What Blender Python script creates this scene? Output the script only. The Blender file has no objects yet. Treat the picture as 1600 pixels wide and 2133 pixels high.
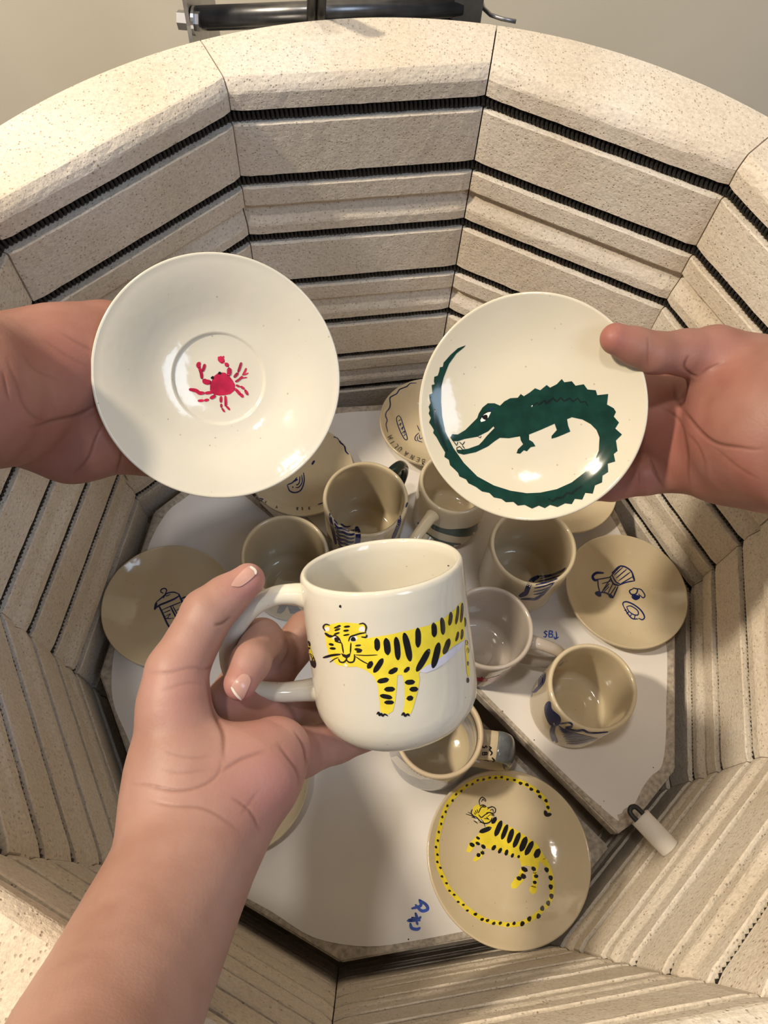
import bpy, bmesh, math, random
import numpy as np
from mathutils import Vector, Matrix, Euler
from mathutils.bvhtree import BVHTree
from mathutils.geometry import delaunay_2d_cdt

random.seed(7); RNG = np.random.RandomState(7)
SC = bpy.context.scene
COL = SC.collection
S = 0.30                    # kiln inner circumradius in metres; z = 0 is the uppermost heating element
FPX = 1600.0                # focal length in pixels of the 1600 x 2133 frame

# ------------------------------------------------------------------ camera
cam_d = bpy.data.cameras.new('camera'); cam = bpy.data.objects.new('camera', cam_d); COL.objects.link(cam)
cam_d.sensor_fit = 'VERTICAL'; cam_d.sensor_height = 36.0; cam_d.lens = FPX / 2133.0 * 36.0
cam_d.clip_start = 0.01
CAM_T = Vector((-0.092721, -0.772336, 1.237407)) * S
CAM_E = Euler((0.461943, -0.0431047, 0.0603002), 'XYZ')
cam.location = CAM_T; cam.rotation_euler = CAM_E
SC.camera = cam
CAM_M = Matrix.Translation(CAM_T) @ CAM_E.to_matrix().to_4x4()
CAM_R = CAM_E.to_matrix()
KROT = 0.2117               # rotation of the decagon

# ------------------------------------------------------------------ view, world, lamps
SC.view_settings.view_transform = 'Standard'; SC.view_settings.look = 'None'
SC.view_settings.gamma = 1.0; SC.view_settings.use_curve_mapping = False
SC.view_settings.exposure = 0.0
world = bpy.data.worlds.new('room_light'); SC.world = world; world.use_nodes = True
bg = world.node_tree.nodes['Background']
bg.inputs['Color'].default_value = (0.93, 0.93, 1.0, 1); bg.inputs['Strength'].default_value = 0.13

def lamp(name, loc, target, power, color, size, spot=None):
    if spot:
        d = bpy.data.lights.new(name, 'SPOT'); d.spot_size = spot; d.spot_blend = 0.35; d.shadow_soft_size = size
    else:
        d = bpy.data.lights.new(name, 'AREA'); d.shape = 'DISK'; d.size = size
    d.energy = power; d.color = color
    o = bpy.data.objects.new(name, d); COL.objects.link(o); o.location = loc
    o.rotation_euler = (Vector(target) - Vector(loc)).to_track_quat('-Z', 'Y').to_euler()
    return o
lamp('warm_lamp', (-1.10, -0.05, 1.30), (0.1, 0, -0.2), 28, (1.0, 0.85, 0.64), 0.12)
lamp('ceiling_lamp', (-0.45, -0.25, 1.95), (0, 0, -0.2), 10, (1.0, 0.92, 0.82), 0.14)
lw = lamp('window_light', (1.0, -1.0, 1.8), (0, 0.05, -0.1), 14, (0.66, 0.80, 1.0), 0.9)
lw.data.shape = 'RECTANGLE'; lw.data.size = 0.6; lw.data.size_y = 0.9

# ------------------------------------------------------------------ helpers
def Wc(px, py, d):          # camera-space point of a pixel at a depth in metres
    return np.array([(px - 800.0) / FPX * d, -(py - 1066.5) / FPX * d, -d])
def W(px, py, d):
    return CAM_M @ Vector(Wc(px, py, d))
def at_z(px, py, z):
    d = CAM_R @ Vector(((px - 800.0) / FPX, -(py - 1066.5) / FPX, -1.0))
    k = (z - CAM_T.z) / d.z
    return CAM_T + d * k
def mesh(name, verts, faces, mat=None, parent=None, smooth=True, loc=None):
    me = bpy.data.meshes.new(name)
    if loc is not None:
        L = Vector(loc); verts = [Vector(v) - L for v in verts]
    me.from_pydata([tuple(v) for v in verts], [], faces)
    me.update()
    if smooth:
        me.polygons.foreach_set('use_smooth', [True] * len(me.polygons))
    o = bpy.data.objects.new(name, me); COL.objects.link(o)
    if mat: me.materials.append(mat)
    if loc is not None: o.location = loc
    if parent: o.parent = parent
    return o
def empty(name, loc=(0, 0, 0)):
    o = bpy.data.objects.new(name, None); COL.objects.link(o); o.location = loc; o.empty_display_size = 0.02
    return o
def tag(o, label=None, cat=None, group=None, kind=None):
    if label: o['label'] = label
    if cat: o['category'] = cat
    if group: o['group'] = group
    if kind: o['kind'] = kind
    return o
def keep_parent(o, p):
    """parent a mesh whose vertices are in world space under p (p has no rotation or scale)"""
    o.parent = p; o.matrix_parent_inverse = Matrix.Translation(-p.location) if p.type == 'EMPTY' else Matrix.Identity(4)
def box(name, cx, cy, cz, sx, sy, sz, mat, parent=None, bevel=0.0):
    bm = bmesh.new(); bmesh.ops.create_cube(bm, size=1.0)
    for v in bm.verts: v.co = Vector((v.co.x * sx, v.co.y * sy, v.co.z * sz))
    if bevel: bmesh.ops.bevel(bm, geom=bm.edges[:], offset=bevel, segments=2, affect='EDGES')
    me = bpy.data.meshes.new(name); bm.to_mesh(me); bm.free(); me.materials.append(mat)
    o = bpy.data.objects.new(name, me); COL.objects.link(o); o.location = (cx, cy, cz)
    if parent: o.parent = parent
    return o
def lathe(profile, seg=112, wob=0.0, ph=0.0):
    """profile: list of (r, z) -> verts, faces; r<=0 collapses to a pole"""
    V = []; F = []; idx = []
    for (r, z) in profile:
        if r <= 1e-7:
            V.append((0, 0, z)); idx.append([len(V) - 1] * seg)
        else:
            row = []
            for k in range(seg):
                a = 2 * math.pi * k / seg
                w = 1 + wob * math.cos(2 * a + ph)
                V.append((r * w * math.cos(a), r * w * math.sin(a), z)); row.append(len(V) - 1)
            idx.append(row)
    for i in range(len(profile) - 1):
        A, B = idx[i], idx[i + 1]
        for k in range(seg):
            k2 = (k + 1) % seg
            q = [A[k], A[k2], B[k2], B[k]]
            q2 = [q[0]]
            for t in q[1:]:
                if t != q2[-1] and t != q2[0]: q2.append(t)
            if len(q2) > 2: F.append(q2)
    return V, F
def catmull(P, n=8):
    P = [np.array(p, float) for p in P]; P = [2 * P[0] - P[1]] + P + [2 * P[-1] - P[-2]]
    out = []
    for i in range(1, len(P) - 2):
        for k in range(n):
            t = k / n
            out.append(0.5 * ((2 * P[i]) + (-P[i-1] + P[i+1]) * t + (2*P[i-1] - 5*P[i] + 4*P[i+1] - P[i+2]) * t*t + (-P[i-1] + 3*P[i] - 3*P[i+1] + P[i+2]) * t**3))
    out.append(P[-2]); return out
def tube(path, radii, seg=16, up=None, flat=1.0, cap=True):
    """swept tube; up = normal used for the flattened direction"""
    V = []; F = []; n = len(path)
    path = [Vector(p) for p in path]
    if not hasattr(radii, '__len__'): radii = [radii] * n
    T = [(path[min(i + 1, n - 1)] - path[max(i - 1, 0)]).normalized() for i in range(n)]
    if up is None:
        u = T[0].orthogonal().normalized()
    else: u = Vector(up)
    for i in range(n):
        u = (u - T[i] * u.dot(T[i])).normalized(); w = T[i].cross(u)
        for k in range(seg):
            a = 2 * math.pi * k / seg
            V.append(path[i] + u * math.cos(a) * radii[i] + w * math.sin(a) * radii[i] * flat)
    for i in range(n - 1):
        for k in range(seg):
            k2 = (k + 1) % seg
            F.append((i * seg + k, i * seg + k2, (i + 1) * seg + k2, (i + 1) * seg + k))
    if cap:
        F.append(tuple(range(seg))[::-1]); F.append(tuple((n - 1) * seg + k for k in range(seg)))
    return V, F

# ------------------------------------------------------------------ materials
def nmat(name):
    m = bpy.data.materials.new(name); m.use_nodes = True
    nt = m.node_tree; b = nt.nodes['Principled BSDF']
    return m, nt, b
def N(nt, typ, **kw):
    n = nt.nodes.new(typ)
    for k, v in kw.items():
        if k in n.inputs: n.inputs[k].default_value = v
        else: setattr(n, k, v)
    return n
def ramp(nt, src, stops):
    r = nt.nodes.new('ShaderNodeValToRGB')
    while len(r.color_ramp.elements) < len(stops): r.color_ramp.elements.new(0.5)
    for e, (p, c) in zip(r.color_ramp.elements, stops):
        e.position = p; e.color = (c[0], c[1], c[2], 1) if hasattr(c, '__len__') else (c, c, c, 1)
    nt.links.new(src, r.inputs[0]); return r
def mixc(nt, fac, a, b, blend='MIX'):
    m = nt.nodes.new('ShaderNodeMix'); m.data_type = 'RGBA'; m.blend_type = blend
    for s, v in ((m.inputs[0], fac), (m.inputs[6], a), (m.inputs[7], b)):
        if isinstance(v, bpy.types.NodeSocket): nt.links.new(v, s)
        elif hasattr(v, '__len__'): s.default_value = (v[0], v[1], v[2], 1)
        else: s.default_value = v
    return m.outputs[2]
def coords(nt, scale=1.0, obj=True):
    tc = nt.nodes.new('ShaderNodeTexCoord'); mp = nt.nodes.new('ShaderNodeMapping')
    g = nt.nodes.new('ShaderNodeNewGeometry')
    nt.links.new(g.outputs['Position'] if not obj else tc.outputs['Object'], mp.inputs[0])
    mp.inputs['Scale'].default_value = (scale, scale, scale) if not hasattr(scale, '__len__') else scale
    return mp.outputs[0]
def bump(nt, b, h, strength, dist):
    bp = nt.nodes.new('ShaderNodeBump'); bp.inputs['Strength'].default_value = strength; bp.inputs['Distance'].default_value = dist
    nt.links.new(h, bp.inputs['Height']); nt.links.new(bp.outputs[0], b.inputs['Normal']); return bp

def mat_brick():
    m, nt, b = nmat('insulating_firebrick'); c = coords(nt, 1.0, obj=False)
    big = N(nt, 'ShaderNodeTexNoise', Scale=9.0, Detail=3.0); nt.links.new(c, big.inputs['Vector'])
    fine = N(nt, 'ShaderNodeTexNoise', Scale=420.0, Detail=4.0, Roughness=0.65); nt.links.new(c, fine.inputs['Vector'])
    mid = N(nt, 'ShaderNodeTexNoise', Scale=150.0, Detail=3.0); nt.links.new(c, mid.inputs['Vector'])
    v = N(nt, 'ShaderNodeTexVoronoi', Scale=560.0); nt.links.new(c, v.inputs['Vector'])
    v2 = N(nt, 'ShaderNodeTexVoronoi', Scale=230.0); nt.links.new(c, v2.inputs['Vector'])
    base = ramp(nt, big.outputs['Fac'], [(0.30, (0.70, 0.60, 0.475)), (0.5, (0.76, 0.675, 0.565)), (0.72, (0.82, 0.755, 0.67))])
    f2 = ramp(nt, fine.outputs['Fac'], [(0.35, 0.86), (0.6, 1.05)])
    col = mixc(nt, 1.0, base.outputs[0], f2.outputs[0], 'MULTIPLY')
    # pits: only some voronoi cells, small radius
    sep = nt.nodes.new('ShaderNodeSeparateColor'); nt.links.new(v.outputs['Color'], sep.inputs[0])
    pr = ramp(nt, v.outputs['Distance'], [(0.20, 1.0), (0.42, 0.0)])
    on = ramp(nt, sep.outputs[0], [(0.72, 0.0), (0.95, 1.0)])
    pit = nt.nodes.new('ShaderNodeMath'); pit.operation = 'MULTIPLY'
    nt.links.new(pr.outputs[0], pit.inputs[0]); nt.links.new(on.outputs[0], pit.inputs[1])
    sep2 = nt.nodes.new('ShaderNodeSeparateColor'); nt.links.new(v2.outputs['Color'], sep2.inputs[0])
    pr2 = ramp(nt, v2.outputs['Distance'], [(0.10, 1.0), (0.20, 0.0)])
    on2 = ramp(nt, sep2.outputs[1], [(0.90, 0.0), (0.95, 1.0)])
    pit2 = nt.nodes.new('ShaderNodeMath'); pit2.operation = 'MULTIPLY'
    nt.links.new(pr2.outputs[0], pit2.inputs[0]); nt.links.new(on2.outputs[0], pit2.inputs[1])
    pm = nt.nodes.new('ShaderNodeMath'); pm.operation = 'MAXIMUM'
    nt.links.new(pit.outputs[0], pm.inputs[0]); nt.links.new(pit2.outputs[0], pm.inputs[1])
    fac = nt.nodes.new('ShaderNodeMath'); fac.operation = 'MULTIPLY'; fac.inputs[1].default_value = 0.58
    nt.links.new(pm.outputs[0], fac.inputs[0])
    col = mixc(nt, fac.outputs[0], col, (0.30, 0.19, 0.12))
    nt.links.new(col, b.inputs['Base Color'])
    b.inputs['Roughness'].default_value = 0.95; b.inputs['Specular IOR Level'].default_value = 0.15
    hh = nt.nodes.new('ShaderNodeMath'); hh.operation = 'SUBTRACT'
    ad = nt.nodes.new('ShaderNodeMath'); ad.operation = 'ADD'
    nt.links.new(fine.outputs['Fac'], ad.inputs[0]); nt.links.new(mid.outputs['Fac'], ad.inputs[1])
    nt.links.new(ad.outputs[0], hh.inputs[0]); nt.links.new(pm.outputs[0], hh.inputs[1])
    bump(nt, b, hh.outputs[0], 0.55, 0.0012)
    return m
def mat_glaze(name, col, warm, speck=0.5, rough=0.10):
    m, nt, b = nmat(name); c = coords(nt)
    n1 = N(nt, 'ShaderNodeTexNoise', Scale=22.0, Detail=3.0); nt.links.new(c, n1.inputs['Vector'])
    r = ramp(nt, n1.outputs['Fac'], [(0.3, col), (0.7, warm)])
    v = N(nt, 'ShaderNodeTexVoronoi', Scale=300.0); nt.links.new(c, v.inputs['Vector'])
    sep = nt.nodes.new('ShaderNodeSeparateColor'); nt.links.new(v.outputs['Color'], sep.inputs[0])
    pr = ramp(nt, v.outputs['Distance'], [(0.08, 1.0), (0.20, 0.0)])
    on = ramp(nt, sep.outputs[0], [(0.93, 0.0), (0.97, 1.0)])
    mu = nt.nodes.new('ShaderNodeMath'); mu.operation = 'MULTIPLY'; nt.links.new(pr.outputs[0], mu.inputs[0]); nt.links.new(on.outputs[0], mu.inputs[1])
    mf = nt.nodes.new('ShaderNodeMath'); mf.operation = 'MULTIPLY'; mf.inputs[1].default_value = speck; nt.links.new(mu.outputs[0], mf.inputs[0])
    col_ = mixc(nt, mf.outputs[0], r.outputs[0], (0.16, 0.10, 0.06))
    nt.links.new(col_, b.inputs['Base Color'])
    b.inputs['Roughness'].default_value = rough; b.inputs['IOR'].default_value = 1.52
    n2 = N(nt, 'ShaderNodeTexNoise', Scale=170.0, Detail=1.5); nt.links.new(c, n2.inputs['Vector'])
    bump(nt, b, n2.outputs['Fac'], 0.12, 0.0010)
    return m
def mat_paint(name, col, rough=0.12, var=0.25):
    m, nt, b = nmat(name); c = coords(nt)
    n1 = N(nt, 'ShaderNodeTexNoise', Scale=120.0, Detail=3.0); nt.links.new(c, n1.inputs['Vector'])
    r = ramp(nt, n1.outputs['Fac'], [(0.3, [x * (1 - var) for x in col]), (0.7, [min(1, x * (1 + var)) for x in col])])
    nt.links.new(r.outputs[0], b.inputs['Base Color']); b.inputs['Roughness'].default_value = rough
    return m
def mat_simple(name, col, rough=0.6, metal=0.0, nscale=60.0, var=0.15, bstr=0.0, bdist=0.001):
    m, nt, b = nmat(name); c = coords(nt)
    n1 = N(nt, 'ShaderNodeTexNoise', Scale=nscale, Detail=4.0); nt.links.new(c, n1.inputs['Vector'])
    r = ramp(nt, n1.outputs['Fac'], [(0.3, [x * (1 - var) for x in col]), (0.7, [min(1, x * (1 + var)) for x in col])])
    nt.links.new(r.outputs[0], b.inputs['Base Color']); b.inputs['Roughness'].default_value = rough; b.inputs['Metallic'].default_value = metal
    if bstr: bump(nt, b, n1.outputs['Fac'], bstr, bdist)
    return m
def mat_skin(name, col, dark, red):
    m, nt, b = nmat(name); c = coords(nt)
    n1 = N(nt, 'ShaderNodeTexNoise', Scale=38.0, Detail=4.0); nt.links.new(c, n1.inputs['Vector'])
    n2 = N(nt, 'ShaderNodeTexNoise', Scale=700.0, Detail=3.0); nt.links.new(c, n2.inputs['Vector'])
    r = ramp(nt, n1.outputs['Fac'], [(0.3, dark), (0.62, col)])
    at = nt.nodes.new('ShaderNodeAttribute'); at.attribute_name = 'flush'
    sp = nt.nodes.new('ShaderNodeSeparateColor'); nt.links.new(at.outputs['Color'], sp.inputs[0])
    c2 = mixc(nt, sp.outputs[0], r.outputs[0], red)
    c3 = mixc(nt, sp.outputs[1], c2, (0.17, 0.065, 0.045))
    nt.links.new(c3, b.inputs['Base Color'])
    b.inputs['Roughness'].default_value = 0.48; b.inputs['Specular IOR Level'].default_value = 0.35
    b.inputs['Subsurface Weight'].default_value = 0.25; b.inputs['Subsurface Radius'].default_value = (1.0, 0.35, 0.2); b.inputs['Subsurface Scale'].default_value = 0.004
    bump(nt, b, n2.outputs['Fac'], 0.18, 0.0006)
    return m

M = {}
M['brick'] = mat_brick()
M['coil'] = mat_simple('oxidised_coil_wire', (0.022, 0.020, 0.019), 0.55, 0.3)
M['steel'] = mat_simple('brushed_steel', (0.42, 0.42, 0.43), 0.32, 1.0, 90, 0.1)
M['dark_steel'] = mat_simple('dark_steel', (0.16, 0.16, 0.165), 0.30, 0.9, 90, 0.2)
M['cable'] = mat_simple('black_cable', (0.012, 0.012, 0.014), 0.45)
M['glaze'] = mat_glaze('cream_glaze', (0.69, 0.625, 0.48), (0.72, 0.66, 0.53))
M['glaze_white'] = mat_glaze('pale_cream_glaze', (0.69, 0.65, 0.545), (0.71, 0.675, 0.585))
M['glaze_tan'] = mat_glaze('tan_glaze', (0.62, 0.52, 0.345), (0.66, 0.565, 0.40), 0.5)
M['glaze_grey'] = mat_glaze('lilac_grey_glaze', (0.47, 0.41, 0.355), (0.52, 0.46, 0.40), 0.4)
M['clay'] = mat_glaze('bare_speckled_clay', (0.66, 0.54, 0.38), (0.70, 0.58, 0.42), 0.95, 0.45)
M['wash'] = mat_simple('white_kiln_wash', (0.80, 0.77, 0.745), 0.85, 0.0, 14, 0.05, 0.15, 0.001)
M['shelf'] = mat_simple('bare_shelf_ceramic', (0.44, 0.385, 0.32), 0.9, 0.0, 260, 0.30, 0.4, 0.0008)
M['ceramic'] = mat_simple('white_ceramic_tube', (0.74, 0.70, 0.64), 0.6, 0.0, 40, 0.06)
M['floor_slab'] = mat_simple('kiln_floor_brick', (0.50, 0.42, 0.33), 0.95, 0.0, 40, 0.2)
M['wall'] = mat_simple('cream_plaster', (0.88, 0.79, 0.63), 0.85, 0.0, 7, 0.04, 0.1, 0.002)
M['floor'] = mat_simple('grey_concrete', (0.35, 0.33, 0.30), 0.8, 0.0, 9, 0.15)
M['black'] = mat_paint('black_underglaze', (0.012, 0.011, 0.012))
M['yellow'] = mat_paint('yellow_underglaze', (0.86, 0.70, 0.05), 0.12, 0.10)
M['green'] = mat_paint('dark_green_underglaze', (0.008, 0.040, 0.030), 0.10, 0.25)
M['green_black'] = mat_paint('blackish_green_underglaze', (0.008, 0.018, 0.016))
M['red'] = mat_paint('crimson_underglaze', (0.46, 0.012, 0.055), 0.15, 0.35)
M['blue'] = mat_paint('cobalt_underglaze', (0.009, 0.018, 0.11), 0.15, 0.4)
M['blue_bright'] = mat_paint('bright_blue_mark', (0.02, 0.08, 0.48), 0.5, 0.35)
M['grey_paint'] = mat_paint('slate_grey_glaze', (0.16, 0.18, 0.20), 0.12, 0.25)
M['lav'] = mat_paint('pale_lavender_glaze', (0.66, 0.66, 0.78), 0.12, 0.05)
M['white_paint'] = mat_paint('white_underglaze', (0.85, 0.83, 0.80), 0.15, 0.05)
M['rose'] = mat_paint('rose_underglaze', (0.50, 0.22, 0.34), 0.15, 0.2)
M['blue_grey'] = mat_paint('blue_grey_glaze', (0.36, 0.38, 0.46), 0.12, 0.15)
M['skin'] = mat_skin('tan_skin', (0.405, 0.235, 0.190), (0.335, 0.180, 0.137), (0.44, 0.190, 0.178))
M['skin_ruddy'] = mat_skin('ruddy_skin', (0.345, 0.178, 0.138), (0.270, 0.122, 0.090), (0.365, 0.130, 0.108))
M['nail'] = mat_simple('fingernail', (0.52, 0.30, 0.25), 0.25, 0.0, 60, 0.05)
M['nail_tip'] = mat_simple('fingernail_edge', (0.80, 0.72, 0.64), 0.3, 0.0, 60, 0.05)

# ------------------------------------------------------------------ the room
FLOOR_Z = -0.86
tag(box('floor', 0, 0, FLOOR_Z - 0.05, 6, 5, 0.1, M['floor']), kind='structure')
tag(box('wall_back', 0, 0.66, 0.6, 6, 0.1, 3.0, M['wall']), kind='structure')

# ------------------------------------------------------------------ kiln
kiln = empty('kiln', (0, 0, FLOOR_Z))
tag(kiln, 'open ten-sided electric kiln of cream firebrick with black coil elements', 'kiln')
KZ = -FLOOR_Z               # local z offset inside the kiln
AP = math.cos(math.pi / 10) * 0.997      # apothem of the inner faces, in units of S
OUT = 1.174
def face_angle(i): return math.pi / 2 + KROT - i * math.pi / 5       # centre of face i
def groove(z):              # element groove cut into the face, from its upper lip to its lower lip
    return [(0.0, z + 0.0190), (0.002, z + 0.0184), (0.052, z + 0.0180), (0.058, z), (0.050, z - 0.0185), (0.003, z - 0.0205), (0.0, z - 0.0235)]
def ring_profile(zt, first):
    if first: P = [(0.024, 0.092), (0.020, 0.0905), (0.014, 0.084), (0.007, 0.075), (0.002, 0.066), (0.0, 0.060)]
    else: P = [(0.030, zt), (0.027, zt - 0.003), (0.018, zt - 0.022), (0.008, zt - 0.044), (0.002, zt - 0.057), (0.0, zt - 0.064)]
    P += groove(zt - 0.111)
    P += [(0.0, zt - 0.17), (0.0, zt - 0.23)]
    P += groove(zt - 0.296)
    P += [(0.0, zt - 0.372), (0.003, zt - 0.3775)]
    return P
def make_brick(ring, i):
    zt = 0.111 - 0.38 * ring
    P = ring_profile(zt, ring == 0); nst = 26; V = []; F = []
    ca, sa = math.cos(face_angle(i)), math.sin(face_angle(i)); tn = math.tan(math.pi / 10)
    gap = 0.0016
    rows = []
    jit_b = RNG.normal(0, 0.00032, (len(P), nst + 1)); jit_z = RNG.normal(0, 0.00045, (len(P), nst + 1))
    off = RNG.normal(0, 0.0016)
    for j in range(nst + 1):
        s = -1 + 2 * j / nst
        row = []
        endw = 0.004 * max(0, (abs(s) - 0.97) / 0.03)      # worn corners
        for k, (dr, z) in enumerate(P):
            r = AP + dr + off + jit_b[k, j] * (0.4 if k in (0,) else 1) + endw
            zz = z + jit_z[k, j] * (0 if k == 0 else 1)
            h = r * tn * s; h -= math.copysign(gap, s) * (1 if abs(s) > 0.99 else 0)
            x = r * ca - h * sa; y = r * sa + h * ca
            row.append(len(V)); V.append((x * S, y * S, zz * S + KZ))
        zo = 0.092 if ring == 0 else zt
        for (ro, z) in ((OUT, zt - 0.379), (OUT, zo - 0.012), (OUT - 0.006, zo - 0.002), (OUT - 0.03, zo)):
            a = face_angle(i) + s * (math.pi / 10 - gap / 1.2)
            row.append(len(V)); V.append((ro * math.cos(a) * S, ro * math.sin(a) * S, z * S + KZ))
        rows.append(row)
    m = len(rows[0])
    for j in range(nst):
        for k in range(m):
            k2 = (k + 1) % m
            F.append((rows[j][k], rows[j + 1][k], rows[j + 1][k2], rows[j][k2]))
    F.append(tuple(rows[0])); F.append(tuple(rows[-1])[::-1])
    o = mesh('brick', V, F, M['brick'], kiln, smooth=False)
    return o
for ring in range(5):
    for i in range(10):
        make_brick(ring, i)
# heating elements: one coil mesh shared by the seven grooves
def make_coil():
    rad = 0.0150 * S; wire = 0.0048 * S; pitch = 0.0112 * S
    R0 = (AP + 0.0260) / math.cos(math.pi / 10)
    C = [Vector((R0 * S * math.cos(math.pi / 2 + KROT + math.pi / 10 - i * math.pi / 5), R0 * S * math.sin(math.pi / 2 + KROT + math.pi / 10 - i * math.pi / 5), 0)) for i in range(11)]
    L = (C[1] - C[0]).length; per = 10; ws = 5
    pts = []
    for i in range(10):
        a, bb = C[i], C[i + 1]; d = (bb - a).normalized(); u = Vector((0, 0, 1)); w = d.cross(u)
        turns = int(L / pitch); n = turns * per
        for k in range(n):
            t = k / n; an = 2 * math.pi * k / per
            rr = rad * (1 + 0.05 * math.sin(k * 0.013 * 7 + i))
            pts.append((a + d * (t * L) + u * (rr * math.cos(an)) + w * (rr * math.sin(an)), d))
    n = len(pts); V = []; F = []
    P = np.array([p[0] for p in pts]); D = np.array([p[1] for p in pts])
    T = np.roll(P, -1, 0) - np.roll(P, 1, 0); T /= np.linalg.norm(T, axis=1)[:, None] + 1e-12
    Bv = np.cross(T, D); Bv /= np.linalg.norm(Bv, axis=1)[:, None] + 1e-12; Nn = np.cross(Bv, T)
    VV = np.zeros((n, ws, 3))
    for k in range(ws):
        a = 2 * math.pi * k / ws; VV[:, k] = P + wire * (math.cos(a) * Bv + math.sin(a) * Nn)
    idx = np.arange(n * ws).reshape(n, ws); nx = np.roll(idx, -1, 0)
    FF = np.stack([idx, np.roll(idx, -1, 1), np.roll(nx, -1, 1), nx], -1).reshape(-1, 4)
    me = bpy.data.meshes.new('heating_element'); me.from_pydata(VV.reshape(-1, 3).tolist(), [], FF.tolist()); me.update()
    me.polygons.foreach_set('use_smooth', [True] * len(me.polygons)); me.materials.append(M['coil'])
    return me
coil_me = make_coil()
for g in range(7):
    o = bpy.data.objects.new('heating_element', coil_me); COL.objects.link(o); o.parent = kiln
    o.location = (0, 0, KZ + (-0.38 * (g // 2) - (0.185 if g % 2 else 0.0) - 0.002) * S); o['label'] = 'blackened coiled wire element'
# floor slab, jacket, legs
V, F = lathe([(0, -1.95), (OUT, -1.95), (OUT, -1.790), (0, -1.790)], 80)
mesh('floor_slab', [(x * S, y * S, z * S + KZ) for x, y, z in V], F, M['floor_slab'], kiln, smooth=False)
V, F = lathe([(OUT + 0.002, 0.072), (OUT + 0.010, 0.072), (OUT + 0.010, -1.98), (OUT + 0.002, -1.98), (OUT + 0.002, 0.072)], 100)
mesh('steel_jacket', [(x * S, y * S, z * S + KZ) for x, y, z in V], F, M['steel'], kiln)
for k in range(4):
    a = math.pi / 4 + k * math.pi / 2
    V, F = tube([(0.9 * S * math.cos(a), 0.9 * S * math.sin(a), 0.0), (0.9 * S * math.cos(a), 0.9 * S * math.sin(a), -1.95 * S + KZ)], 0.016, 12)
    mesh('leg', V, F, M['dark_steel'], kiln)
# lid hinge at the back
def kpt(px, py, z):
    p = at_z(px, py, z); return Vector((p.x, p.y, p.z + KZ))
A = kpt(408, 36, 0.018); B = kpt(962, 12, 0.018)
V, F = tube([A, B], 0.0075, 20); mesh('hinge_bar', V, F, M['dark_steel'], kiln)
A2 = kpt(404, 52, -0.006) ; B2 = kpt(962, 34, -0.006)
V, F = tube([A2 + Vector((0, 0.006, 0)), B2 + Vector((0, 0.006, 0))], 0.0075, 20); mesh('hinge_bar', V, F, M['dark_steel'], kiln)
def plate(name, pts, z0, thick, axis, mat):
    """extrude a polygon given in the (y, z) plane along x"""
    x = z0; V = [(x, y, z) for y, z in pts] + [(x + thick, y, z) for y, z in pts]; n = len(pts)
    F = [tuple(range(n))[::-1], tuple(range(n, 2 * n))] + [(i, (i + 1) % n, n + (i + 1) % n, n + i) for i in range(n)]
    return mesh(name, V, F, mat, kiln, smooth=False)
hb = kpt(400, 30, 0.02)
plate('hinge_bracket', [(hb.y - 0.020, KZ - 0.06), (hb.y + 0.07, KZ - 0.06), (hb.y + 0.07, KZ + 0.10), (hb.y + 0.006, KZ + 0.10), (hb.y - 0.013, KZ + 0.055), (hb.y - 0.014, KZ + 0.02)], hb.x - 0.0015, 0.003, 0, M['steel'])
bl = kpt(383, 42, 0.020)
V, F = tube([bl + Vector((-0.004, 0, 0)), bl + Vector((0.012, 0, 0))], 0.0065, 6); mesh('hinge_bolt', V, F, M['steel'], kiln, smooth=False)
V, F = tube([bl + Vector((0.007, 0, 0)), bl + Vector((0.009, 0, 0))], 0.0095, 24); mesh('washer', V, F, M['steel'], kiln, smooth=False)
hc = kpt(972, 14, 0.018)
plate('hinge_bracket', [(hc.y - 0.012, KZ - 0.06), (hc.y + 0.06, KZ - 0.06), (hc.y + 0.06, KZ + 0.10), (hc.y + 0.015, KZ + 0.10), (hc.y - 0.004, KZ + 0.04)], hc.x - 0.010, 0.022, 0, M['dark_steel'])
pl = [kpt(x, y, 0.012) for x, y in ((1003, -30), (1003, 2), (1008, 18), (1022, 31), (1045, 39), (1075, 45))]
V, F = tube(pl, 0.0016, 8); mesh('bracket_edge', V, F, M['steel'], kiln)
for dx in (0, 20):
    q = [kpt(648 + dx, 44, 0.012), kpt(649 + dx, 22, 0.030), kpt(650 + dx, -10, 0.045), kpt(650 + dx, -60, 0.075)]
    V, F = tube(q, 0.0036, 12); mesh('power_cable', V, F, M['cable'], kiln)
# thermocouple poking in from the lower right wall
tA = Vector(at_z(1333, 1702, -0.84 * S)); tB_dir = None
n5 = Vector((math.cos(face_angle(4) ), math.sin(face_angle(4)), 0))
tB = at_z(1400, 1772, -0.84 * S)
tdir = (tB - tA).normalized()
off_k = Vector((0, 0, KZ))
V, F = tube([tA + off_k, tA + tdir * 0.030 + off_k, tA + tdir * 0.0302 + off_k, tA + tdir * 0.085 + off_k], 0.0080, 24)
tt = mesh('thermocouple_tube', V, F, M['ceramic'], kiln); tt['label'] = 'white ceramic thermocouple sleeve with a dark looped tip'
V, F = tube([tA + tdir * 0.0295 + off_k, tA + tdir * 0.0303 + off_k], 0.00815, 24); mesh('sleeve_joint', V, F, M['shelf'], tt)
loop = [tA + off_k + tdir * a + Vector((-tdir.y, tdir.x, 0)) * b for a, b in ((0.01, 0.0035), (-0.005, 0.0037), (-0.0085, 0.0015), (-0.0085, -0.0015), (-0.005, -0.0037), (0.01, -0.0035))]
V, F = tube(catmull([tuple(p) for p in loop], 5), 0.0020, 8); mesh('thermocouple_wire', V, F, M['cable'], tt)

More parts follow.
